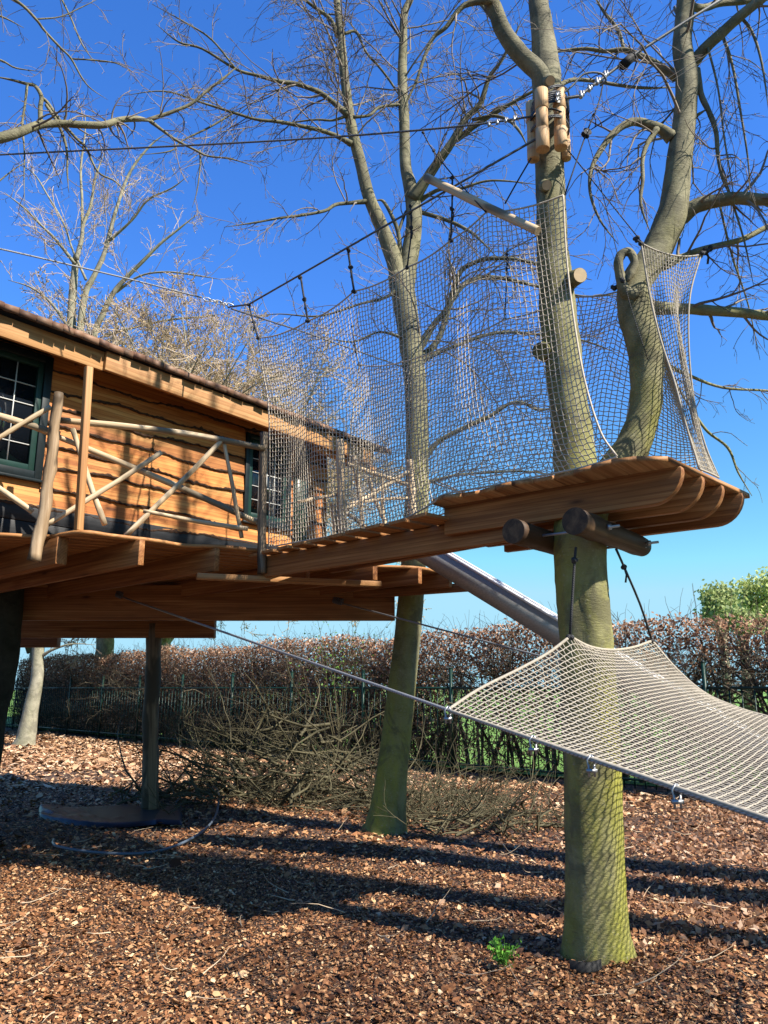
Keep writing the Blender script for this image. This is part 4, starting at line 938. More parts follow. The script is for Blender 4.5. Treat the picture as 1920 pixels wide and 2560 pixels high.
for (u0, v0, u1, v1, w_) in ((865, 1160, 1020, 1212, 12), (860, 1275, 1020, 1180, 12), (885, 1140, 905, 1340, 13), (920, 1195, 985, 1340, 12), (860, 1262, 1020, 1245, 9), (870, 1285, 960, 1345, 11), (832, 1258, 834, 1345, 14), (955, 1180, 965, 1340, 9), (745, 1255, 860, 1235, 9)):
    Ya = 7.9 + (u0 - 850) / 185 * 0.6; Yb = 7.9 + (u1 - 850) / 185 * 0.6
    pole('rail', at(u0, v0, Ya), at(u1, v1, Yb), w_ * .5 * mpp(1250, Ya), w_ * .45 * mpp(1250, Yb), W_POLE, rail2, 0.02)

# ------------------------------------------------------------------ bridge
BZ = 2.835
b0 = at(645, 1382, 7.18); b0.z = BZ; b1 = at(1090, 1300, 5.42); b1.z = BZ - 0.02
bd = (b1 - b0); bd.z = 0; bl = bd.length; bd.normalize(); bp = Vector((bd.y * -1, bd.x, 0)); 
if bp.y < 0: bp = -bp
bridge = thing('plank_bridge', 'short gangway of spaced larch planks between hut deck and lookout platform', 'bridge', tuple(b0))
Mb = frame_mat(b0, bp)              # local X across the bridge (plank grain), Y
Mbi = Mb.inverted(); L1 = Mbi @ b1
sgn = 1 if L1.y > 0 else -1
npl = 10
for i in range(npl):
    t0 = (i + 0.05) / npl * (bl + 0.12) - 0.10; wdt = 0.185
    m = MB(); ov = random.uniform(-0.075, -0.045)
    y0, y1 = sgn * t0, sgn * (t0 + wdt); ya, yb = min(y0, y1), max(y0, y1)
    m.prism([(ov, ya), (0.95, ya), (0.95, yb), (ov + random.uniform(-0.01, 0.01), yb)], -0.028, 0.0)
    m.build('plank', W_DECK, bridge, smooth=False, world=Mb, bevel=0.003)
for off, ex in ((0.03, 0.0), (0.88, 0.9)):
    p = b0 + bp * off; q = p + bd * (bl + ex)
    if off < 0.1: q = q + bd * 0.5 + bp * 0.30; p.z = BZ - 0.031 - 0.10; q.z = BZ - 0.031 - 0.10
    beam('stringer', p, q, 0.06, 0.195, W_BEAM, bridge)

# ------------------------------------------------------------------ lookout platform
PZ = 2.95
plat = thing('lookout_platform', 'round-cornered larch platform built around the forked beech', 'platform', tuple(atz(1500, 2405, 0)))
FR = [(1076, 1252), (1082, 1243), (1120, 1234), (1180, 1231), (1230, 1216), (1290, 1200), (1340, 1196), (1400, 1186), (1450, 1172), (1500, 1155), (1545, 1144), (1600, 1139), (1682, 1141)]
RT = [(1682, 1141), (1760, 1176), (1820, 1206), (1872, 1233)]
P0 = atz(1078, 1250, PZ); P1 = atz(1682, 1141, PZ); e = (P1 - P0).normalized(); fv = Vector((-e.y, e.x, 0)); 
if fv.y < 0: fv = -fv
Mp = frame_mat(P0, fv); Mpi = Mp.inverted()      # local X = into depth (plank grain), Y along -/+ e
fl = [Mpi @ atz(u, v, PZ) for u, v in FR]; rl = [Mpi @ atz(u, v, PZ) for u, v in RT]
sg = 1 if fl[-1].y > 0 else -1
fy = [sg * p.y for p in fl]; fx = [p.x for p in fl]
Lp = fy[-1]; 
ryy = [sg * p.y for p in rl]; rxx = [p.x for p in rl]
maxy = max(ryy); 
back = max(rxx) + 0.02
m = MB(); yy = 0.0; pw = 0.145
while yy < max(Lp, maxy):
    y2 = min(yy + pw - 0.002, max(Lp, maxy))
    def fx_at(y):
        if y <= Lp: return float(np.interp(y, fy, fx))
        return float(np.interp(y, ryy, rxx))
    a_, b_ = fx_at(yy), fx_at(y2)
    bk = back
    pts = [(a_, sg * yy), (bk, sg * yy), (bk, sg * y2), (b_, sg * y2)]
    if sg < 0: pts = pts[::-1]
    m.prism(pts, -0.032, 0.0); yy += pw
m.build('platform_boards', W_DECK, plat, smooth=False, world=Mp)
# rounded-end beams along e
ends = [(1690, 1150), (1738, 1172), (1796, 1200), (1866, 1234)]
for i, (u, v) in enumerate(ends):
    q = atz(u, v, PZ - 0.034); hgt = (0.215, 0.21, 0.21, 0.21)[i]
    loc_q = Mpi @ q; fo = (0.035 if i == 0 else loc_q.x - 0.0)
    x_in = 0.05 if i == 0 else max(0.3 * i, loc_q.x - 0.05)
    x_in = (0.15, 0.46, 0.77, 1.08)[i] if back > 1.1 else back * (0.13, 0.4, 0.67, 0.94)[i]
    y_end = sg * loc_q.y - 0.02; y_st = 0.03 if i == 0 else -0.0
    org_ = Mp @ Vector((x_in, sg * y_st, 0)); org_.z = PZ - 0.033
    Mb_ = frame_mat(org_, e); Lb = y_end - y_st
    pr = [(0, 0), (Lb, 0)]; rad = 0.20
    pr += [(Lb + 0.005 - (1 - math.cos(t)) * 0.0 - (math.sin(t) ** 2) * 0.0 - rad * (1 - math.cos(t)), -hgt * math.sin(t) * 1.0) for t in np.linspace(0.15, math.pi / 2, 9)]
    pr += [(0, -hgt)]
    m = MB(); m.prism([(a, b) for a, b in pr][::-1], -0.03, 0.03)
    # prism extrudes along local z; rotate so that local y -> up
    rot = Matrix.Rotation(R(90), 4, 'X')
    m.build('bearer', W_BEAM, plat, smooth=False, world=Mb_ @ rot, bevel=0.004)
# cross logs clamping the trunk
wl = Vector((0.62, 0.785, 0))
pa = at(1437, 1303, 4.55); pa.z = 2.585; pb = pa + wl * 1.12
pole('cross_log', pa, pb, 0.084, 0.07, W_LOG, plat, 0.004, 10, 22, 0.012)
pc = at(1283, 1335, 4.85); pc.z = 2.585; pole('cross_log', pc, pc + wl * 1.15, 0.082, 0.07, W_LOG, plat, 0.004, 10, 22, 0.012)
e3 = Vector((wl.y, -wl.x, 0))
for s in (0.30, 1.0):
    p = pa + wl * s; q = p - Vector((0.785, -0.62, 0)) * 0.55; q2 = p + Vector((0.785, -0.62, 0)) * 0.16
    m = MB(); m.tube([q, q2], 0.009, 8); m.tube([q2 - (q2 - q).normalized() * 0.075, q2 - (q2 - q).normalized() * 0.055], 0.02, 6); m.tube([q2 - (q2 - q).normalized() * 0.10, q2 - (q2 - q).normalized() * 0.09], 0.032, 12)
    m.build('threaded_rod', M_GALV, plat, smooth=False)

# ------------------------------------------------------------------ slide
slide = thing('slide', 'stainless steel slide running down to the right behind the forked beech', 'slide', tuple(at(1085, 1400, 7.3)))
s0 = at(1086, 1428, 7.25); dirh = Vector((0.906, -0.423, 0)); drop = (s0.z - at(1920, 1945, 6.15).z); run = 2.71
sd = (dirh * run + Vector((0, 0, -drop))).normalized(); Ls = 4.1
c_ = Vector((0.423, 0.906, 0)); up = c_.cross(sd); up = up if up.z > 0 else -up
Wd = 0.52; H = 0.19
def spt(t, x, y): return s0 + sd * t + c_ * x + up * y
prof = [(0.0, 0.0), (0.0, H), (0.022, H + 0.012), (0.045, H), (0.045, 0.07), (0.09, 0.035), (Wd - 0.09, 0.035), (Wd - 0.045, 0.07), (Wd - 0.045, H), (Wd - 0.022, H + 0.012), (Wd, H), (Wd, 0.0)]
m = MB(); n = len(prof); V = []
ts = [-0.35, -0.05] + list(np.linspace(0.05, Ls - 0.5, 12)) + [Ls - 0.2, Ls]
for k, t in enumerate(ts):
    for (x, y) in prof: V.append(tuple(spt(t, x, y)))
q = [(k * n + i, k * n + (i + 1) % n, (k + 1) * n + (i + 1) % n, (k + 1) * n + i) for k in range(len(ts) - 1) for i in range(n)]
m.add(V, [np.array(q), np.array([list(range(n))]), np.array([list(range((len(ts) - 1) * n, len(ts) * n))[::-1]])])
m.build('chute', M_SLIDE, slide, smooth=False)
m = MB(); 
for x in (0.008, Wd - 0.008): m.tube([spt(-0.3, x, H + 0.012), spt(Ls, x, H + 0.012)], 0.017, 10)
m.build('rim_tube', plain('glint_rim', (0.8, 0.81, 0.83), 0.35, 0.1, 0.05, 40), slide)  # sun glint along the rims put into a whitish, barely metallic colour
m = MB(); p = spt(Ls - 0.4, Wd / 2, 0); m.tube([p, (p.x, p.y, 0)], 0.04, 10); m.build('leg', M_GALV, slide)

# ------------------------------------------------------------------ nets
def curve3(pts, n, sag=0.0, sub=6):
    P = np.array([tuple(p) for p in pts], float)
    if sub: P, _ = smooth_path(P, np.ones(len(P)), sub)
    return resample(P, n)
def scallop(pts, n, drop):
    """anchors joined by hanging curves; returns n pts, even by segment length"""
    P = np.array([tuple(p) for p in pts], float); seg = np.linalg.norm(np.diff(P, axis=0), axis=1)
    out = []
    for i in range(len(P) - 1):
        for t in np.linspace(0, 1, 24, endpoint=False):
            q = P[i] * (1 - t) + P[i + 1] * t; q = q + np.array([0, 0, -drop * seg[i] * 4 * t * (1 - t)]); out.append(q)
    out.append(P[-1]); return resample(np.array(out), n)
def coons(B, T, L, Rt, bulge=None):
    nu, nv = len(B), len(L); u = np.linspace(0, 1, nu)[:, None, None]; v = np.linspace(0, 1, nv)[None, :, None]
    G = (1 - v) * B[:, None] + v * T[:, None] + (1 - u) * L[None] + u * Rt[None] - ((1 - u) * (1 - v) * B[0] + u * v * T[-1] + (1 - u) * v * T[0] + u * (1 - v) * B[-1])
    if bulge is not None: G = G + bulge(u, v)
    return G
def net(name, label, G, cord, r, mat, edge_r=0.007, zig=0.30, group=None, edges='BTLR', seed=0):
    nu, nv, _ = G.shape; rr = np.random.default_rng(seed)
    # knots sit alternately up and down -> honeycomb look
    dv = np.zeros_like(G); dv[:, 1:-1] = (G[:, 2:] - G[:, :-2]) * 0.5
    du = np.zeros_like(G); du[1:-1] = (G[2:] - G[:-2]) * 0.5
    par = np.where((np.arange(nu)[:, None] + np.arange(nv)[None]) % 2 == 0, 1.0, -1.0)[..., None]
    K = G + dv * par * zig * 0.5 + rr.normal(0, 0.04, G.shape) * (np.abs(du) + np.abs(dv))
    K[0] = G[0]; K[-1] = G[-1]; K[:, 0] = G[:, 0]; K[:, -1] = G[:, -1]
    root = thing(name, label, 'net', tuple(G[0, 0]), group)
    m = MB(); V, f = tubes(K, np.full((nu, nv), r), 4); m.add(V, f)
    V, f = tubes(K.transpose(1, 0, 2), np.full((nv, nu), r), 4); m.add(V, f)
    # knots
    c = K[1:-1, 1:-1].reshape(-1, 3); k = r * 1.9
    oc = np.array([(1, 0, 0), (-1, 0, 0), (0, 1, 0), (0, -1, 0), (0, 0, 1), (0, 0, -1)]) * k
    V = (c[:, None] + oc[None]).reshape(-1, 3); tri = np.array([(0, 2, 4), (2, 1, 4), (1, 3, 4), (3, 0, 4), (2, 0, 5), (1, 2, 5), (3, 1, 5), (0, 3, 5)])
    f = (np.arange(len(c))[:, None, None] * 6 + tri[None]).reshape(-1, 3); m.add(V, [f])
    m.build('mesh', mat, root)
    m = MB()
    if 'B' in edges: m.tube(G[:, 0], edge_r, 6)
    if 'T' in edges: m.tube(G[:, -1], edge_r, 6)
    if 'L' in edges: m.tube(G[0], edge_r, 6)
    if 'R' in edges: m.tube(G[-1], edge_r, 6)
    m.build('edge_rope', mat, root)
    return root, K
# near net
nu, nv = 92, 50
Bc = curve3([at(672, 1368, 7.12), at(760, 1352, 6.75), at(880, 1330, 6.28), at(1000, 1300, 5.85), at(1082, 1258, 5.46), at(1110, 1236, 5.38), at(1230, 1214, 5.12), at(1340, 1192, 4.9), at(1450, 1170, 4.7), at(1543, 1142, 4.52)], nu)
Tc = scallop([at(645, 845, 7.2), at(770, 802, 6.72), at(885, 728, 6.27), at(1018, 668, 5.86), at(1127, 600, 5.5), at(1215, 530, 5.26), at(1408, 488, 4.93)], nu, 0.055)
Lc = curve3([at(672, 1368, 7.12), at(672, 1200, 7.13), at(670, 1020, 7.16), at(655, 920, 7.18), at(645, 845, 7.2)], nv)
Rc = curve3([at(1543, 1142, 4.52), at(1500, 1080, 4.62), at(1462, 960, 4.72), at(1438, 820, 4.8), at(1418, 640, 4.88), at(1408, 488, 4.93)], nv)
def blg(u, v): 
    return np.concatenate([0.03 * np.sin(u * 22) * np.sin(v * 3.14) + 0 * v, 0.05 * np.sin(u * 17 + 1 + 2 * v) * np.sin(v * 3.14), 0.018 * np.sin(u * 31 + v * 3) * np.sin(v * 3.14)], axis=2)
N1, K1 = net('climbing_net', 'brown rope net hanging along the near side of the gangway and platform', coons(Bc, Tc, Lc, Rc, blg), 0, 0.0034, M_NET, group='safety nets around the gangway and platform', seed=1)
# far net
nu, nv = 84, 48
far = lambda u, v, Y: at(u, v, Y)
Bc = curve3([at(862, 1345, 7.85), at(960, 1330, 7.3), at(1090, 1290, 6.6), at(1200, 1262, 6.25), at(1330, 1262, 6.05), at(1500, 1246, 5.75), at(1640, 1235, 5.5), at(1760, 1205, 5.22)], nu)
Tc = scallop([at(898, 912, 7.75), at(1005, 905, 7.2), at(1150, 845, 6.6), at(1262, 798, 6.25), at(1440, 742, 5.9), at(1556, 726, 5.55), at(1632, 800, 5.45), at(1690, 960, 5.35)], nu, 0.04)
Lc = curve3([at(862, 1345, 7.85), at(872, 1180, 7.83), at(880, 1050, 7.8), at(898, 912, 7.75)], nv)
Rc = curve3([at(1760, 1205, 5.22), at(1735, 1120, 5.26), at(1712, 1040, 5.3), at(1690, 960, 5.35)], nv)
N2, K2 = net('climbing_net', 'darker rope net along the far side of the gangway and behind the forked beech', coons(Bc, Tc, Lc, Rc, blg), 0, 0.0034, M_NET, group='safety nets around the gangway and platform', seed=2)
# narrow right net
nu, nv = 22, 52
Bc = curve3([at(1748, 1172, 4.72), at(1775, 1183, 4.86), at(1797, 1194, 4.98)], nu)
Tc = scallop([at(1603, 608, 4.95), at(1752, 637, 5.15)], nu, 0.09)
Lc = curve3([at(1748, 1172, 4.72), at(1716, 1060, 4.76), at(1690, 950, 4.8), at(1660, 850, 4.84), at(1632, 740, 4.9), at(1603, 608, 4.95)], nv)
Rc = curve3([at(1797, 1194, 4.98), at(1765, 1110, 5.0), at(1738, 1000, 5.02), at(1722, 860, 5.05), at(1724, 740, 5.1), at(1752, 637, 5.15)], nv)
def blg3(u, v): return np.concatenate([0.01 * np.sin(u * 12) * np.sin(v * 3.14), 0.09 * np.sin(u * 9 + v) * np.sin(v * 3.14), 0 * u * v], axis=2)
N3, K3 = net('climbing_net', 'tall narrow bright rope net twisted down to the right edge of the platform', coons(Bc, Tc, Lc, Rc, blg3), 0, 0.0033, M_NET2, group='safety nets around the gangway and platform', seed=3)

# hammock net between the two lower cables
c1s = at(290, 1487, 9.12); cC = at(1120, 1775, 4.2); c1d = cC - c1s
def cab1(t): p = c1s + c1d * t; return p
c2s = at(832, 1502, 9.12); c2e = at(1920, 1792, 4.95); c2d = c2e - c2s
def cab2(t): return c2s + c2d * t
nu, nv = 66, 62
hA = at(1425, 1592, 4.72); hB = at(1630, 1602, 5.45)
def on1(t, dz=0.012): p = cab1(t); p.z += dz; return p
Bc = curve3([on1(1.0), on1(1.12), on1(1.28), on1(1.42)], nu, sub=0)
b2 = [hB, at(1690, 1672, 5.35), at(1760, 1732, 5.2), at(1840, 1768, 5.05), cab2(1.0), cab2(1.12), cab2(1.2)]
Tc = curve3(b2, nu)
Lc = resample(np.vstack([curve3([cC, at(1200, 1722, 4.35), at(1300, 1672, 4.5), at(1370, 1633, 4.63), hA], 30), curve3([hA, at(1475, 1617, 4.9), at(1530, 1625, 5.08), at(1585, 1618, 5.28), hB], 22)[1:]]), nv)
Rc = curve3([on1(1.42), (on1(1.42) + cab2(1.2)) / 2 + Vector((0, 0, -0.06)), cab2(1.2)], nv)
def blgh(u, v): return np.concatenate([0 * u * v, 0 * u * v, 0.05 * np.sin(u * 3.14) * np.sin(v * 3.14) * (np.cos(v * 7) * 0.8 - 0.4) + 0.012 * np.sin(u * 19 + v * 5) * np.sin(v * 3.14) * np.sin(u * 3.14)], axis=2)
GH = coons(Bc, Tc, Lc, Rc)
for it in range(1400):                                        # relax to a taut sheet, with a little weight
    GH[1:-1, 1:-1] = 0.25 * (GH[2:, 1:-1] + GH[:-2, 1:-1] + GH[1:-1, 2:] + GH[1:-1, :-2]); GH[1:-1, 1:-1, 2] -= 0.00007
uu = np.linspace(0, 1, nu)[:, None, None]; vv = np.linspace(0, 1, nv)[None, :, None]
GH = GH + np.concatenate([0 * uu * vv, 0 * uu * vv, 0.006 * np.sin(uu * 19 + vv * 5) * np.sin(vv * 3.14) * np.sin(uu * 3.14)], axis=2)
N4, K4 = net('hammock_net', 'pale rope hammock net slung between two steel cables beside the slide', GH, 0, 0.0036, M_NET2, 0.010, seed=4)
for t in (1.0, 1.10, 1.155, 1.222, 1.33):                     # shackles clamping net to cable
    p = cab1(t); m = MB()
    m.tube([p + Vector((0, 0, 0.02)), p + Vector((0.016, 0, 0.0)), p + Vector((0.014, 0, -0.045)), p + Vector((-0.014, 0, -0.045)), p + Vector((-0.016, 0, 0)), p + Vector((0, 0, 0.02))], 0.0045, 6)
    m.box((p.x, p.y, p.z - 0.045), (0.045, 0.018, 0.014)); m.tube([p + Vector((-0.012, 0, -0.02)), p + Vector((-0.012, 0, -0.07))], 0.005, 6); m.tube([p + Vector((0.012, 0, -0.02)), p + Vector((0.012, 0, -0.07))], 0.005, 6)
    m.build('cable_clamp', M_GALV, N4)

# ------------------------------------------------------------------ cables and ropes
def cable(name, label, pts, r, mat, cat='cable', sag=0.0, group=None, clamps=(), sub=4):
    root = thing(name, label, cat, tuple(pts[0]), group)
    P = [Vector(p) for p in pts]
    if sag and len(P) == 2:
        a, b = P; P = [a * (1 - t) + b * t + Vector((0, 0, -sag * 4 * t * (1 - t))) for t in np.linspace(0, 1, 12)]
        sub = 0
    m = MB(); m.tube(P, r, 7, True, 0.0, sub=sub); m.build('strand', mat, root)
    return root
def knot(m, p, r):
    for k in range(4):
        a = Vector((random.uniform(-1, 1), random.uniform(-1, 1), random.uniform(-1, 1))) * r * 0.45
        m.sphere(p + a, r * random.uniform(0.55, 0.8), 8)
def hang_rope(label, pts, r=0.008, knots=(0, 0.55, 1), mat=None, group='knotted black ropes holding up the nets', tail=True, sub=3):
    root = thing('hanging_rope', label, 'rope', tuple(pts[0]), group)
    P = [Vector(p) for p in pts]; m = MB(); m.tube(P, r, 6, True, 0.06, sub=sub); m.build('strand', mat or M_ROPE, root)
    Q = resample(np.array([tuple(p) for p in P]), 40); m = MB()
    for t in knots:
        p = Vector(Q[int(round(t * 39))]); knot(m, p, r * 2.6)
        if tail and 0 < t < 1: m.tube([p, p + Vector((0.012, 0, -0.05)), p + Vector((0.005, 0.01, -0.10))], r * 0.8, 5)
    m.build('knots', mat or M_ROPE, root)
    return root
# lower cables
k1 = cable('wire_rope', 'thick steel cable from the deck beam along the near edge of the hammock net', [c1s + c1d * 0.0, cab1(1.0), cab1(1.75)], 0.0095, M_STEELC, sub=0)
k2 = cable('wire_rope', 'thin steel cable from the deck beam passing behind the forked beech to the hammock', [c2s, cab2(0.5), cab2(1.0), cab2(1.4)], 0.009, M_STEELC, sub=0)
def clampset(root, a, b, n, mat=M_GALV, r=0.012, name='cable_clamp'):
    for i in range(n):
        p = Vector(a) * (1 - i / max(1, n - 1)) + Vector(b) * (i / max(1, n - 1)); m = MB(); m.sphere(p, r, 8, (1, 1, 1.3)); m.tube([p, p + Vector((0.0, 0, r * 2.2))], r * 0.45, 6); m.tube([p + Vector((r, 0, 0)), p + Vector((r, 0, r * 2.2))], r * 0.45, 6)
        m.build(name, mat, root)
clampset(k1, c1s + c1d * 0.005, c1s + c1d * 0.03, 5, M_CABLE, 0.022); clampset(k2, c2s + c2d * 0.005, c2s + c2d * 0.035, 5, M_CABLE, 0.022)
# upper cables
W = at(1352, 288, 4.98)
k3 = cable('wire_rope', 'black steel cable crossing the sky from the left edge to the log-wrapped stem', [at(-160, 398, 6.5), at(0, 387, 6.4), at(690, 352, 5.75), at(1130, 318, 5.2), W], 0.0085, M_CABLE)
J = at(580, 760, 7.45)
k4 = cable('wire_rope', 'steel cable coming in over the roof and shackled above the net corner', [at(-200, 582, 5.9), at(0, 622, 6.3), at(300, 692, 6.9), at(505, 744, 7.3)], 0.0085, M_STEELC)
m = MB()
for i in range(5):                                            # shackle chain
    a = at(508 + i * 14, 746 + i * 3.5, 7.3 + i * 0.03); b = at(528 + i * 14, 751 + i * 3.5, 7.33 + i * 0.03)
    c = (a + b) / 2; dx = (b - a) * 0.5; n_ = Vector((0, 1, 0)) if i % 2 else Vector((0, 0, 1))
    m.tube([c + dx * math.cos(t) + n_ * 0.02 * math.sin(t) for t in np.linspace(0, 2 * math.pi, 13)], 0.006, 6)
m.build('shackle', M_GALV, k4)
W2 = at(1345, 345, 4.93)
k5 = cable('wire_rope', 'dark steel cable rising from the net corner shackle to the log-wrapped stem', [at(570, 768, 7.45), at(622, 761, 7.28), W2], 0.0095, M_CABLE, sub=0)
k6 = cable('wire_rope', 'steel cable falling from the roof shackle to the second beech behind the net', [at(578, 772, 7.46), at(760, 830, 8.2), at(1008, 918, 9.05)], 0.0085, M_CABLE, sub=0)
k7 = cable('zip_wire', 'long steel cable rising to the upper right from the log-wrapped stem', [at(1385, 250, 4.9), at(1450, 240, 4.92), at(1480, 215, 4.95), at(1530, 178, 5.0), at(1572, 145, 5.0), at(1720, 50, 5.0), at(1850, -30, 5.0)], 0.012, M_CABLE, sub=0)
clampset(k7, at(1452, 240, 4.92), at(1512, 190, 4.98), 4, M_GALV, 0.02)
m = MB(); a = at(1555, 165, 5.0); b = at(1580, 143, 5.0); m.tube([a, b], 0.035, 16); m.tube([b, b + (b - a).normalized() * 0.012], 0.036, 16); m.build('stop_buffer', M_BLACK, k7)
cable('wire_rope', 'curved tail loop of cable arching beside the log-wrapped stem', [at(1398, 240, 4.9), at(1430, 215, 4.9), at(1460, 185, 4.9), at(1500, 183, 4.9), at(1515, 200, 4.92), at(1500, 215, 4.95)], 0.008, M_CABLE)
PUL = at(1466, 333, 4.95)
for du, lab in ((0, 'upper of two thin black cords running from the pulley to the upper right'), (8, 'lower of two thin black cords running from the pulley to the upper right')):
    cable('thin_cord', lab, [PUL + Vector((0.005, 0, 0.01)), at(1682 + du, 188 + du * 0.8, 5.0), at(1945, 28 + du * 1.6, 5.05)], 0.0028, M_ROPE, sub=0)
pul = thing('pulley', 'round black pulley hanging right of the log-wrapped stem', 'pulley', tuple(PUL))
m = MB(); ax = Vector((0.25, -0.95, 0.1)).normalized(); m.tube([PUL - ax * 0.018, PUL - ax * 0.008, PUL + ax * 0.008, PUL + ax * 0.018], [0.034, 0.026, 0.026, 0.034], 20); m.build('wheel', M_BLACK, pul)
m = MB(); m.tube([PUL - ax * 0.022, PUL + ax * 0.022], 0.006, 10); m.build('axle', M_CABLE, pul)
hang_rope('rope from the cable clamps down to the black pulley and net corner', [at(1510, 200, 4.97), at(1495, 262, 4.97), at(1466, 333, 4.95), at(1412, 488, 4.94)], 0.0055, (0.3,), group=None)
cable('thin_cord', 'thin black cord from the pulley down to the curly branch stub', [PUL, at(1490, 420, 5.0), at(1540, 620, 5.0), at(1575, 760, 4.98), at(1620, 900, 4.95)], 0.003, M_ROPE, sub=3)
cable('thin_cord', 'thin black cord from the log wrap down past the curly stub to the right', [at(1398, 350, 4.95), at(1440, 400, 5.0), at(1520, 500, 5.1), at(1605, 606, 5.0)], 0.0045, M_ROPE, sub=3)
cable('thin_cord', 'short doubled black cord dropping left of the log-wrapped stem', [at(1328, 395, 4.95), at(1290, 460, 5.1), at(1262, 510, 5.2)], 0.006, M_ROPE, sub=3)
# droppers to near-net peaks
hang_rope('short knotted rope at the left top corner of the near net', [at(622, 762, 7.28), at(632, 800, 7.24), at(645, 845, 7.2)], 0.008, (0, 0.5, 1))
hang_rope('second knotted rope from the left holding the near net', [at(752, 694, 6.78), at(760, 745, 6.75), at(770, 802, 6.72)], 0.010, (0, 0.5, 1))
hang_rope('third knotted rope from the left holding the near net', [at(870, 626, 6.33), at(878, 680, 6.3), at(885, 728, 6.27)], 0.010, (0, 0.42, 1))
hang_rope('knotted rope in front of the second beech stems', [at(1026, 516, 5.9), at(1028, 580, 5.88), at(1018, 668, 5.86)], 0.0075, (0, 0.1, 0.35, 1))
hang_rope('long knotted rope just left of the leaning pole', [at(1131, 442, 5.5), at(1130, 520, 5.5), at(1127, 600, 5.5)], 0.0075, (0, 0.5, 1))
hang_rope('rope from the left-hand sky cable down across to the leaning pole', [at(1058, 332, 5.35), at(1080, 372, 5.36), at(1130, 436, 5.45), at(1200, 515, 5.25), at(1215, 530, 5.26)], 0.0055, (0, 0.18, 1))
hang_rope('knotted rope at the left top corner of the far net', [at(882, 815, 7.9), at(886, 860, 7.8), at(898, 912, 7.75)], 0.008, (0, 0.5, 1))
hang_rope('knotted rope seen through the near net, in the middle', [at(1268, 620, 6.2), at(1266, 700, 6.2), at(1262, 798, 6.25)], 0.006, (0.1, 0.3, 1))
hang_rope('dark rope with knots tied to the far net beside the curly stub', [at(1535, 720, 5.2), at(1560, 700, 5.1)], 0.010, (0, 0.9))
hang_rope('black lashing on the branch at the top right corner of the narrow net', [at(1752, 637, 5.15), at(1775, 622, 5.3)], 0.011, (0, 0.6, 1))
hang_rope('black lashing at the top left corner of the narrow net', [at(1590, 598, 4.98), at(1603, 608, 4.95)], 0.009, (0, 1))
# ropes lifting the hammock
hang_rope('rope from the cross log down the front of the trunk to the hammock peak', [at(1440, 1368, 4.72), at(1437, 1400, 4.72), at(1425, 1592, 4.72)], 0.0085, (0.16, 1), group='ropes lifting the hammock net', tail=False)
hang_rope('rope right of the trunk from the cross log to the hammock net', [at(1540, 1372, 4.95), at(1556, 1408, 5.0), at(1600, 1510, 5.25), hB], 0.0085, (0.17, 1), group='ropes lifting the hammock net')

# leaning pole
o = pole('wooden_pole', at(1066, 444, 5.6), at(1345, 578, 5.0), 0.034, 0.031, W_POLE, None, 0.006, 10, 14, 0.02)
tag(o, 'round peeled pole lashed slanting above the near net, left of the forked beech', 'pole')

# ------------------------------------------------------------------ logs strapped round the left stem
cx = at(1369, 300, 5.13); LG = []
stp = st
cyl = [(-70, 318, 5.02, 268, 395), (0, 0, 0, 0, 0)]
for (u, vt, vb, Y, w_, lab) in ((1354, 226, 374, 4.90, 34, 'front-left pale log spacer strapped to the forked beech stem'), (1398, 226, 370, 4.93, 32, 'front-right pale log spacer strapped to the forked beech stem'),
                          (1330, 258, 400, 5.06, 30, 'left-hand shaded log spacer strapped to the forked beech stem'), (1412, 262, 398, 5.10, 24, 'rearmost log spacer at the right side of the strapped stem')):
    dx = 10 if u < 1380 else 12
    dxx = 5 if u in (1354,) else (8 if u == 1398 else 6)
    a = at(u + dxx * 0.6, vb, Y); b = at(u - dxx * 0.2, vt, Y); r = w_ * .5 * mpp(300, Y)
    L_ = (b - a).length; d_ = (b - a).normalized(); M_ = frame_mat(a, d_, (0.67, 0.74, 0)); nb = 3; ts_ = []; rs_ = []
    for q_ in range(nb):
        t0, t1 = q_ / nb * L_, (q_ + 1) / nb * L_ - 0.004; ts_ += [t0, t0 + 0.001, t0 + (t1 - t0) * 0.5, t1 - 0.001, t1, t1 + 0.002]; k_ = (1.0, 0.9, 1.0)[q_]
        rs_ += [r * 0.975 * k_, r * k_, r * k_, r * k_, r * 0.975 * k_, r * 0.86]
    ts_, rs_ = ts_[:-1], rs_[:-1]
    m = MB(); m.tube([(t_, 0, 0) for t_ in ts_], rs_, 22, True, 0.0); o = m.build('log_spacer', W_STUB, None, smooth=False, world=M_)
    o['label'] = lab; o['category'] = 'log'; o['group'] = 'log spacers strapped round the stem'
wrap = thing('cable_wrap', 'coils of steel cable and black straps round the logs on the stem', 'cable', tuple(cx))
def hoop(u, v, Y, rx, ry, r, mat, name, tilt=0.0, flat=False, turns=1, pitch_=0.0):
    c = at(u, v, Y); pts = []
    for t in np.linspace(0, 2 * math.pi * turns, 30 * turns + 1):
        pts.append(c + Vector((rx * math.cos(t), ry * math.sin(t), tilt * math.cos(t) + pitch_ * t)))
    m = MB()
    if flat:
        P = np.array([tuple(p) for p in pts]); P[:, 2] += r; Q_ = P.copy(); Q_[:, 2] -= 2 * r; n = len(P); k = np.arange(n - 1)
        out = (P - np.array(tuple(c))); out[:, 2] = 0; out /= np.linalg.norm(out, axis=1, keepdims=True)
        m.add(np.concatenate([P, Q_, P + out * 0.003, Q_ + out * 0.003]), [np.stack([k, k + 1, k + 1 + n, k + n], 1), np.stack([k + 2 * n, k + 3 * n, k + 1 + 3 * n, k + 1 + 2 * n], 1)])
    else: m.tube(pts, r, 6, False)
    m.build(name, mat, wrap)
RX, RY = 0.150, 0.205
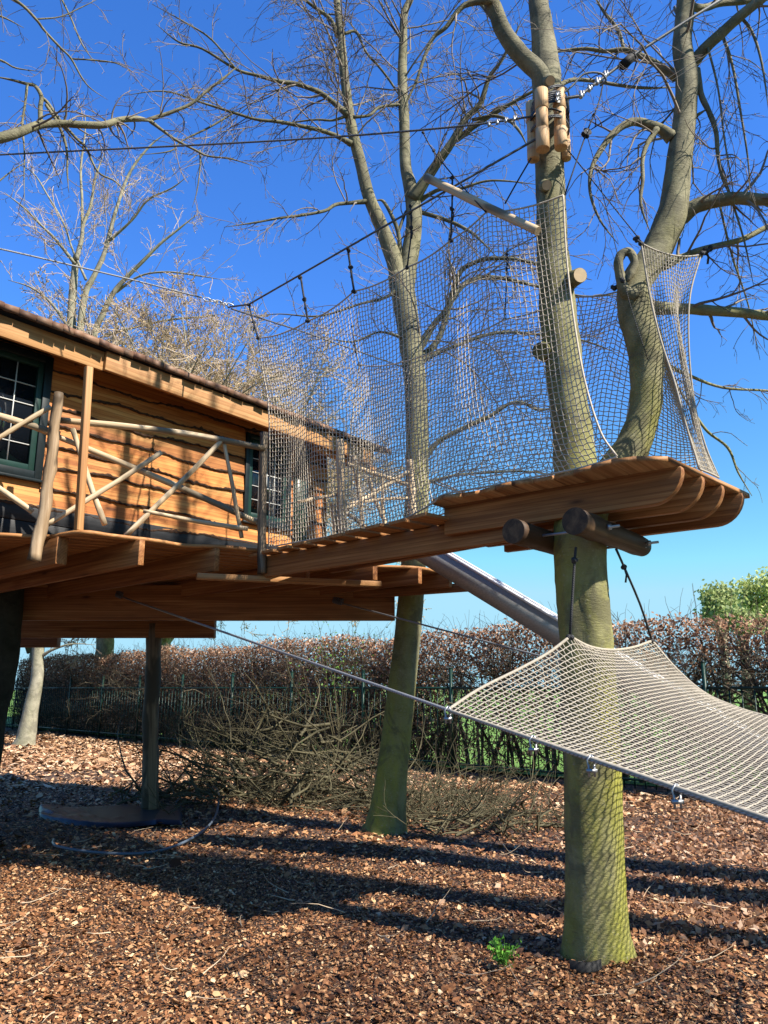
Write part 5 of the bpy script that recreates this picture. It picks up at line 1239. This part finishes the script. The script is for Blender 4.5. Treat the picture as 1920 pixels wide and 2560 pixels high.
hoop(1370, 276, 5.08, RX, RY, 0.0075, M_CABLE, 'cable_coil', 0.03, turns=5, pitch_=-0.0027)
hoop(1372, 262, 5.08, RX, RY, 0.006, M_CABLE, 'cable_coil', 0.04, turns=2, pitch_=-0.002)
hoop(1370, 302, 5.08, RX + .002, RY, 0.014, M_STRAP, 'strap', 0.02, flat=True)
hoop(1371, 334, 5.08, RX, RY, 0.0065, M_CABLE, 'cable_coil', 0.01, turns=2, pitch_=-0.002)
hoop(1371, 322, 5.08, RX, RY, 0.007, M_STRAP, 'strap', -0.03, turns=1)
clampset(wrap, at(1392, 238, 4.86), at(1392, 250, 4.86), 2, M_GALV, 0.012)
clampset(k3, at(1222, 312, 5.1), at(1285, 298, 5.04), 4, M_GALV, 0.014)

# ------------------------------------------------------------------ tarp, hose, sprout, edging
tarp = None
Y0 = atz(300, 2030, 0).y
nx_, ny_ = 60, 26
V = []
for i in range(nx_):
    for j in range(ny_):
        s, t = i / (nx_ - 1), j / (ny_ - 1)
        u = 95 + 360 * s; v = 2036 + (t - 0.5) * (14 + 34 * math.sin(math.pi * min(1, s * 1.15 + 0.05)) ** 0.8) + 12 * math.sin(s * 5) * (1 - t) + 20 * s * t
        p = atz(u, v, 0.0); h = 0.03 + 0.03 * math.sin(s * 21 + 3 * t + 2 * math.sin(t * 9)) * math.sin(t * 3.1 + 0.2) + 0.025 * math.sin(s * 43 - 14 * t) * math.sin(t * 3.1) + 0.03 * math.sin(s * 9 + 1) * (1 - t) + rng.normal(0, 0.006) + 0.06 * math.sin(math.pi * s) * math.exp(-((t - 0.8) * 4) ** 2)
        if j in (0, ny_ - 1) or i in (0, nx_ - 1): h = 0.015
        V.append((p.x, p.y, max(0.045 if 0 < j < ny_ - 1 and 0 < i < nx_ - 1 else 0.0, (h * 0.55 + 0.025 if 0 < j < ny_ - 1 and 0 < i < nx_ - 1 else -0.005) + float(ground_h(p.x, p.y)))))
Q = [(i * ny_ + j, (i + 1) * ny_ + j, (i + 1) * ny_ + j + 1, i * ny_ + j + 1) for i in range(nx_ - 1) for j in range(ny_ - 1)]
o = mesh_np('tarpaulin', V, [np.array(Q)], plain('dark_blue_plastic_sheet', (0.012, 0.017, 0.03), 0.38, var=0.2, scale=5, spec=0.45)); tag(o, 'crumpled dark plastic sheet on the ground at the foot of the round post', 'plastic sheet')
hp = [(135, 2098), (133, 2112), (150, 2121), (220, 2128), (320, 2129), (400, 2120), (470, 2098), (520, 2068), (543, 2030), (545, 2000), (532, 1980), (508, 1971), (480, 1975), (455, 1990), (440, 2008)]
P = [];
for i, (u, v) in enumerate(hp): p = atz(u, v, 0.05); p.z = 0.045 + 0.02 * math.sin(i) + (0.1 if 8 < i < 13 else 0); P.append(p)
m = MB(); m.tube(P, 0.014, 8, True, sub=5); o = m.build('garden_hose', M_HOSE); tag(o, 'blue-grey hose lying in a wide loop on the mulch under the deck', 'hose')
pl = thing('green_seedling', 'small bright green plant growing in the mulch left of the forked beech base', 'plant', tuple(atz(1262, 2415, 0)))
c = atz(1262, 2412, 0); S = np.array([tuple(c)] * 22) + rng.normal(0, 0.03, (22, 3)) * np.array([1, 1, 0])
P, Rr = grow(S, np.stack([rng.normal(0, .5, 22), rng.normal(0, .5, 22), np.ones(22)], 1), rng.uniform(0.08, 0.15, 22), np.full(22, 0.003), np.full(22, 0.001), 5, 0.1, (0, 0, 0)); V, f = tubes(P, Rr, 4); m = MB(); m.add(V, f); m.build('stems', L_GREEN, pl)
leaves('leaves', np.concatenate([P[:, k] for k in (2, 3, 4, 4, 3, 2)]) , 0.036, leaf_mat('bright_leaf', [(0, (0.06, 0.2, 0.02)), (1, (0.16, 0.38, 0.05))]), pl, seed=3, jitter=0.012)
# root guard strip
m = MB(); pts = [atz(1425 + 80 * t, 2414 + 8 * math.sin(t * 3.14), 0) for t in np.linspace(0, 1, 12)]
P = np.array([tuple(p) for p in pts]); n = len(P); P0_ = P.copy(); P0_[:, 2] = -0.02; P1_ = P.copy(); P1_[:, 2] = 0.03; P1_[:, 1] += 0.012; k = np.arange(n - 1)
m.add(np.concatenate([P0_, P1_, P1_ + np.array([0, .006, 0]), P0_ + np.array([0, .006, 0])]), [np.stack([k, k + 1, k + 1 + n, k + n], 1), np.stack([k + n, k + 1 + n, k + 1 + 2 * n, k + 2 * n], 1), np.stack([k + 2 * n, k + 1 + 2 * n, k + 1 + 3 * n, k + 3 * n], 1)])
o = m.build('root_guard', M_BLACK); tag(o, 'black plastic strip half buried in mulch in front of the forked beech', 'plastic edging')

# ------------------------------------------------------------------ trees right of the picture (their shadows fall on the mulch)
for (x, y, lab, sc_, lean) in ((5.4, 5.76, 'tall bare beech standing just right of the photo beside the hammock', 1.35, 0.01), (5.7, 3.35, 'bare beech standing right of the photo nearest the camera', 1.0, -0.03)):
    stp_ = [smooth_path(np.array([(x, y, 0), (x + lean * 2, y, 1.5), (x + lean * 4, y, 3.5), (x - lean * 2, y, 5.5), (x, y, 8), (x, y, 9.5), (x, y, 14)], float), np.array([0.26, 0.19, 0.175, 0.17, 0.16, 0.13, 0.03]) * sc_, 5)]
    lbs = []
    for k in range(6):
        z = 5.4 + k * 0.95; a = rng.uniform(-2.0, 2.2); L = 2.6 - 0.15 * k
        lbs.append(smooth_path(np.array([(x, y, z), (x + math.cos(a) * L * .35, y + math.sin(a) * L * .35, z + .35), (x + math.cos(a + .2) * L, y + math.sin(a + .2) * L, z + .9)]), np.array([0.06, 0.04, 0.012]), 6))
    tree('beech_tree', lab, 'tree', (x, y, 0), stp_, lbs, lbs, B_MAIN, M_TWIG, dens=(2.0, 3.0, 3.0), lens=((0.3, 1.1), (0.2, 0.5), (0.08, 0.22)), rt=0.0022, sides=12)

# ------------------------------------------------------------------ one common gain on the base colours
GAIN = 0.70; KEEP = {'dry_beech_leaf': 0.92, 'dry_leaf_litter': 0.85, 'bark_chip': 1.0, 'meadow_grass': 0.9, 'bark_mulch': 0.7, 'spring_leaf': 1.0, 'pale_spring_leaf': 1.0, 'opening_bud': 1.0, 'pale_twig': 0.95, 'glazing_bar_white': 1.0,
                     'net_cord': 0.85, 'larch_beam': 0.88, 'larch_board': 0.85, 'glint_rim': 1.0,  'hammock_cord': 0.85, 'peeled_pole': 0.85, 'fresh_log': 0.85, 'waney_larch': 0.82, 'larch_fascia': 0.85, 'bright_leaf': 1.0, 'green_shoot_leaf': 1.0}
for m_ in bpy.data.materials:
    if not m_.use_nodes or m_.name in ('window_glass', 'brushed_stainless', 'galvanised_steel'): continue
    t = m_.node_tree; gk = KEEP.get(m_.name, GAIN)
    for n_ in list(t.nodes):
        sk = n_.inputs.get('Base Color') if n_.type == 'BSDF_PRINCIPLED' else (n_.inputs[0] if n_.type == 'BSDF_TRANSLUCENT' else None)
        if sk is not None and sk.is_linked:
            src = sk.links[0].from_socket; r_ = mix(t, 1.0, src, (gk, gk, gk), 'MULTIPLY'); t.links.new(r_, sk)
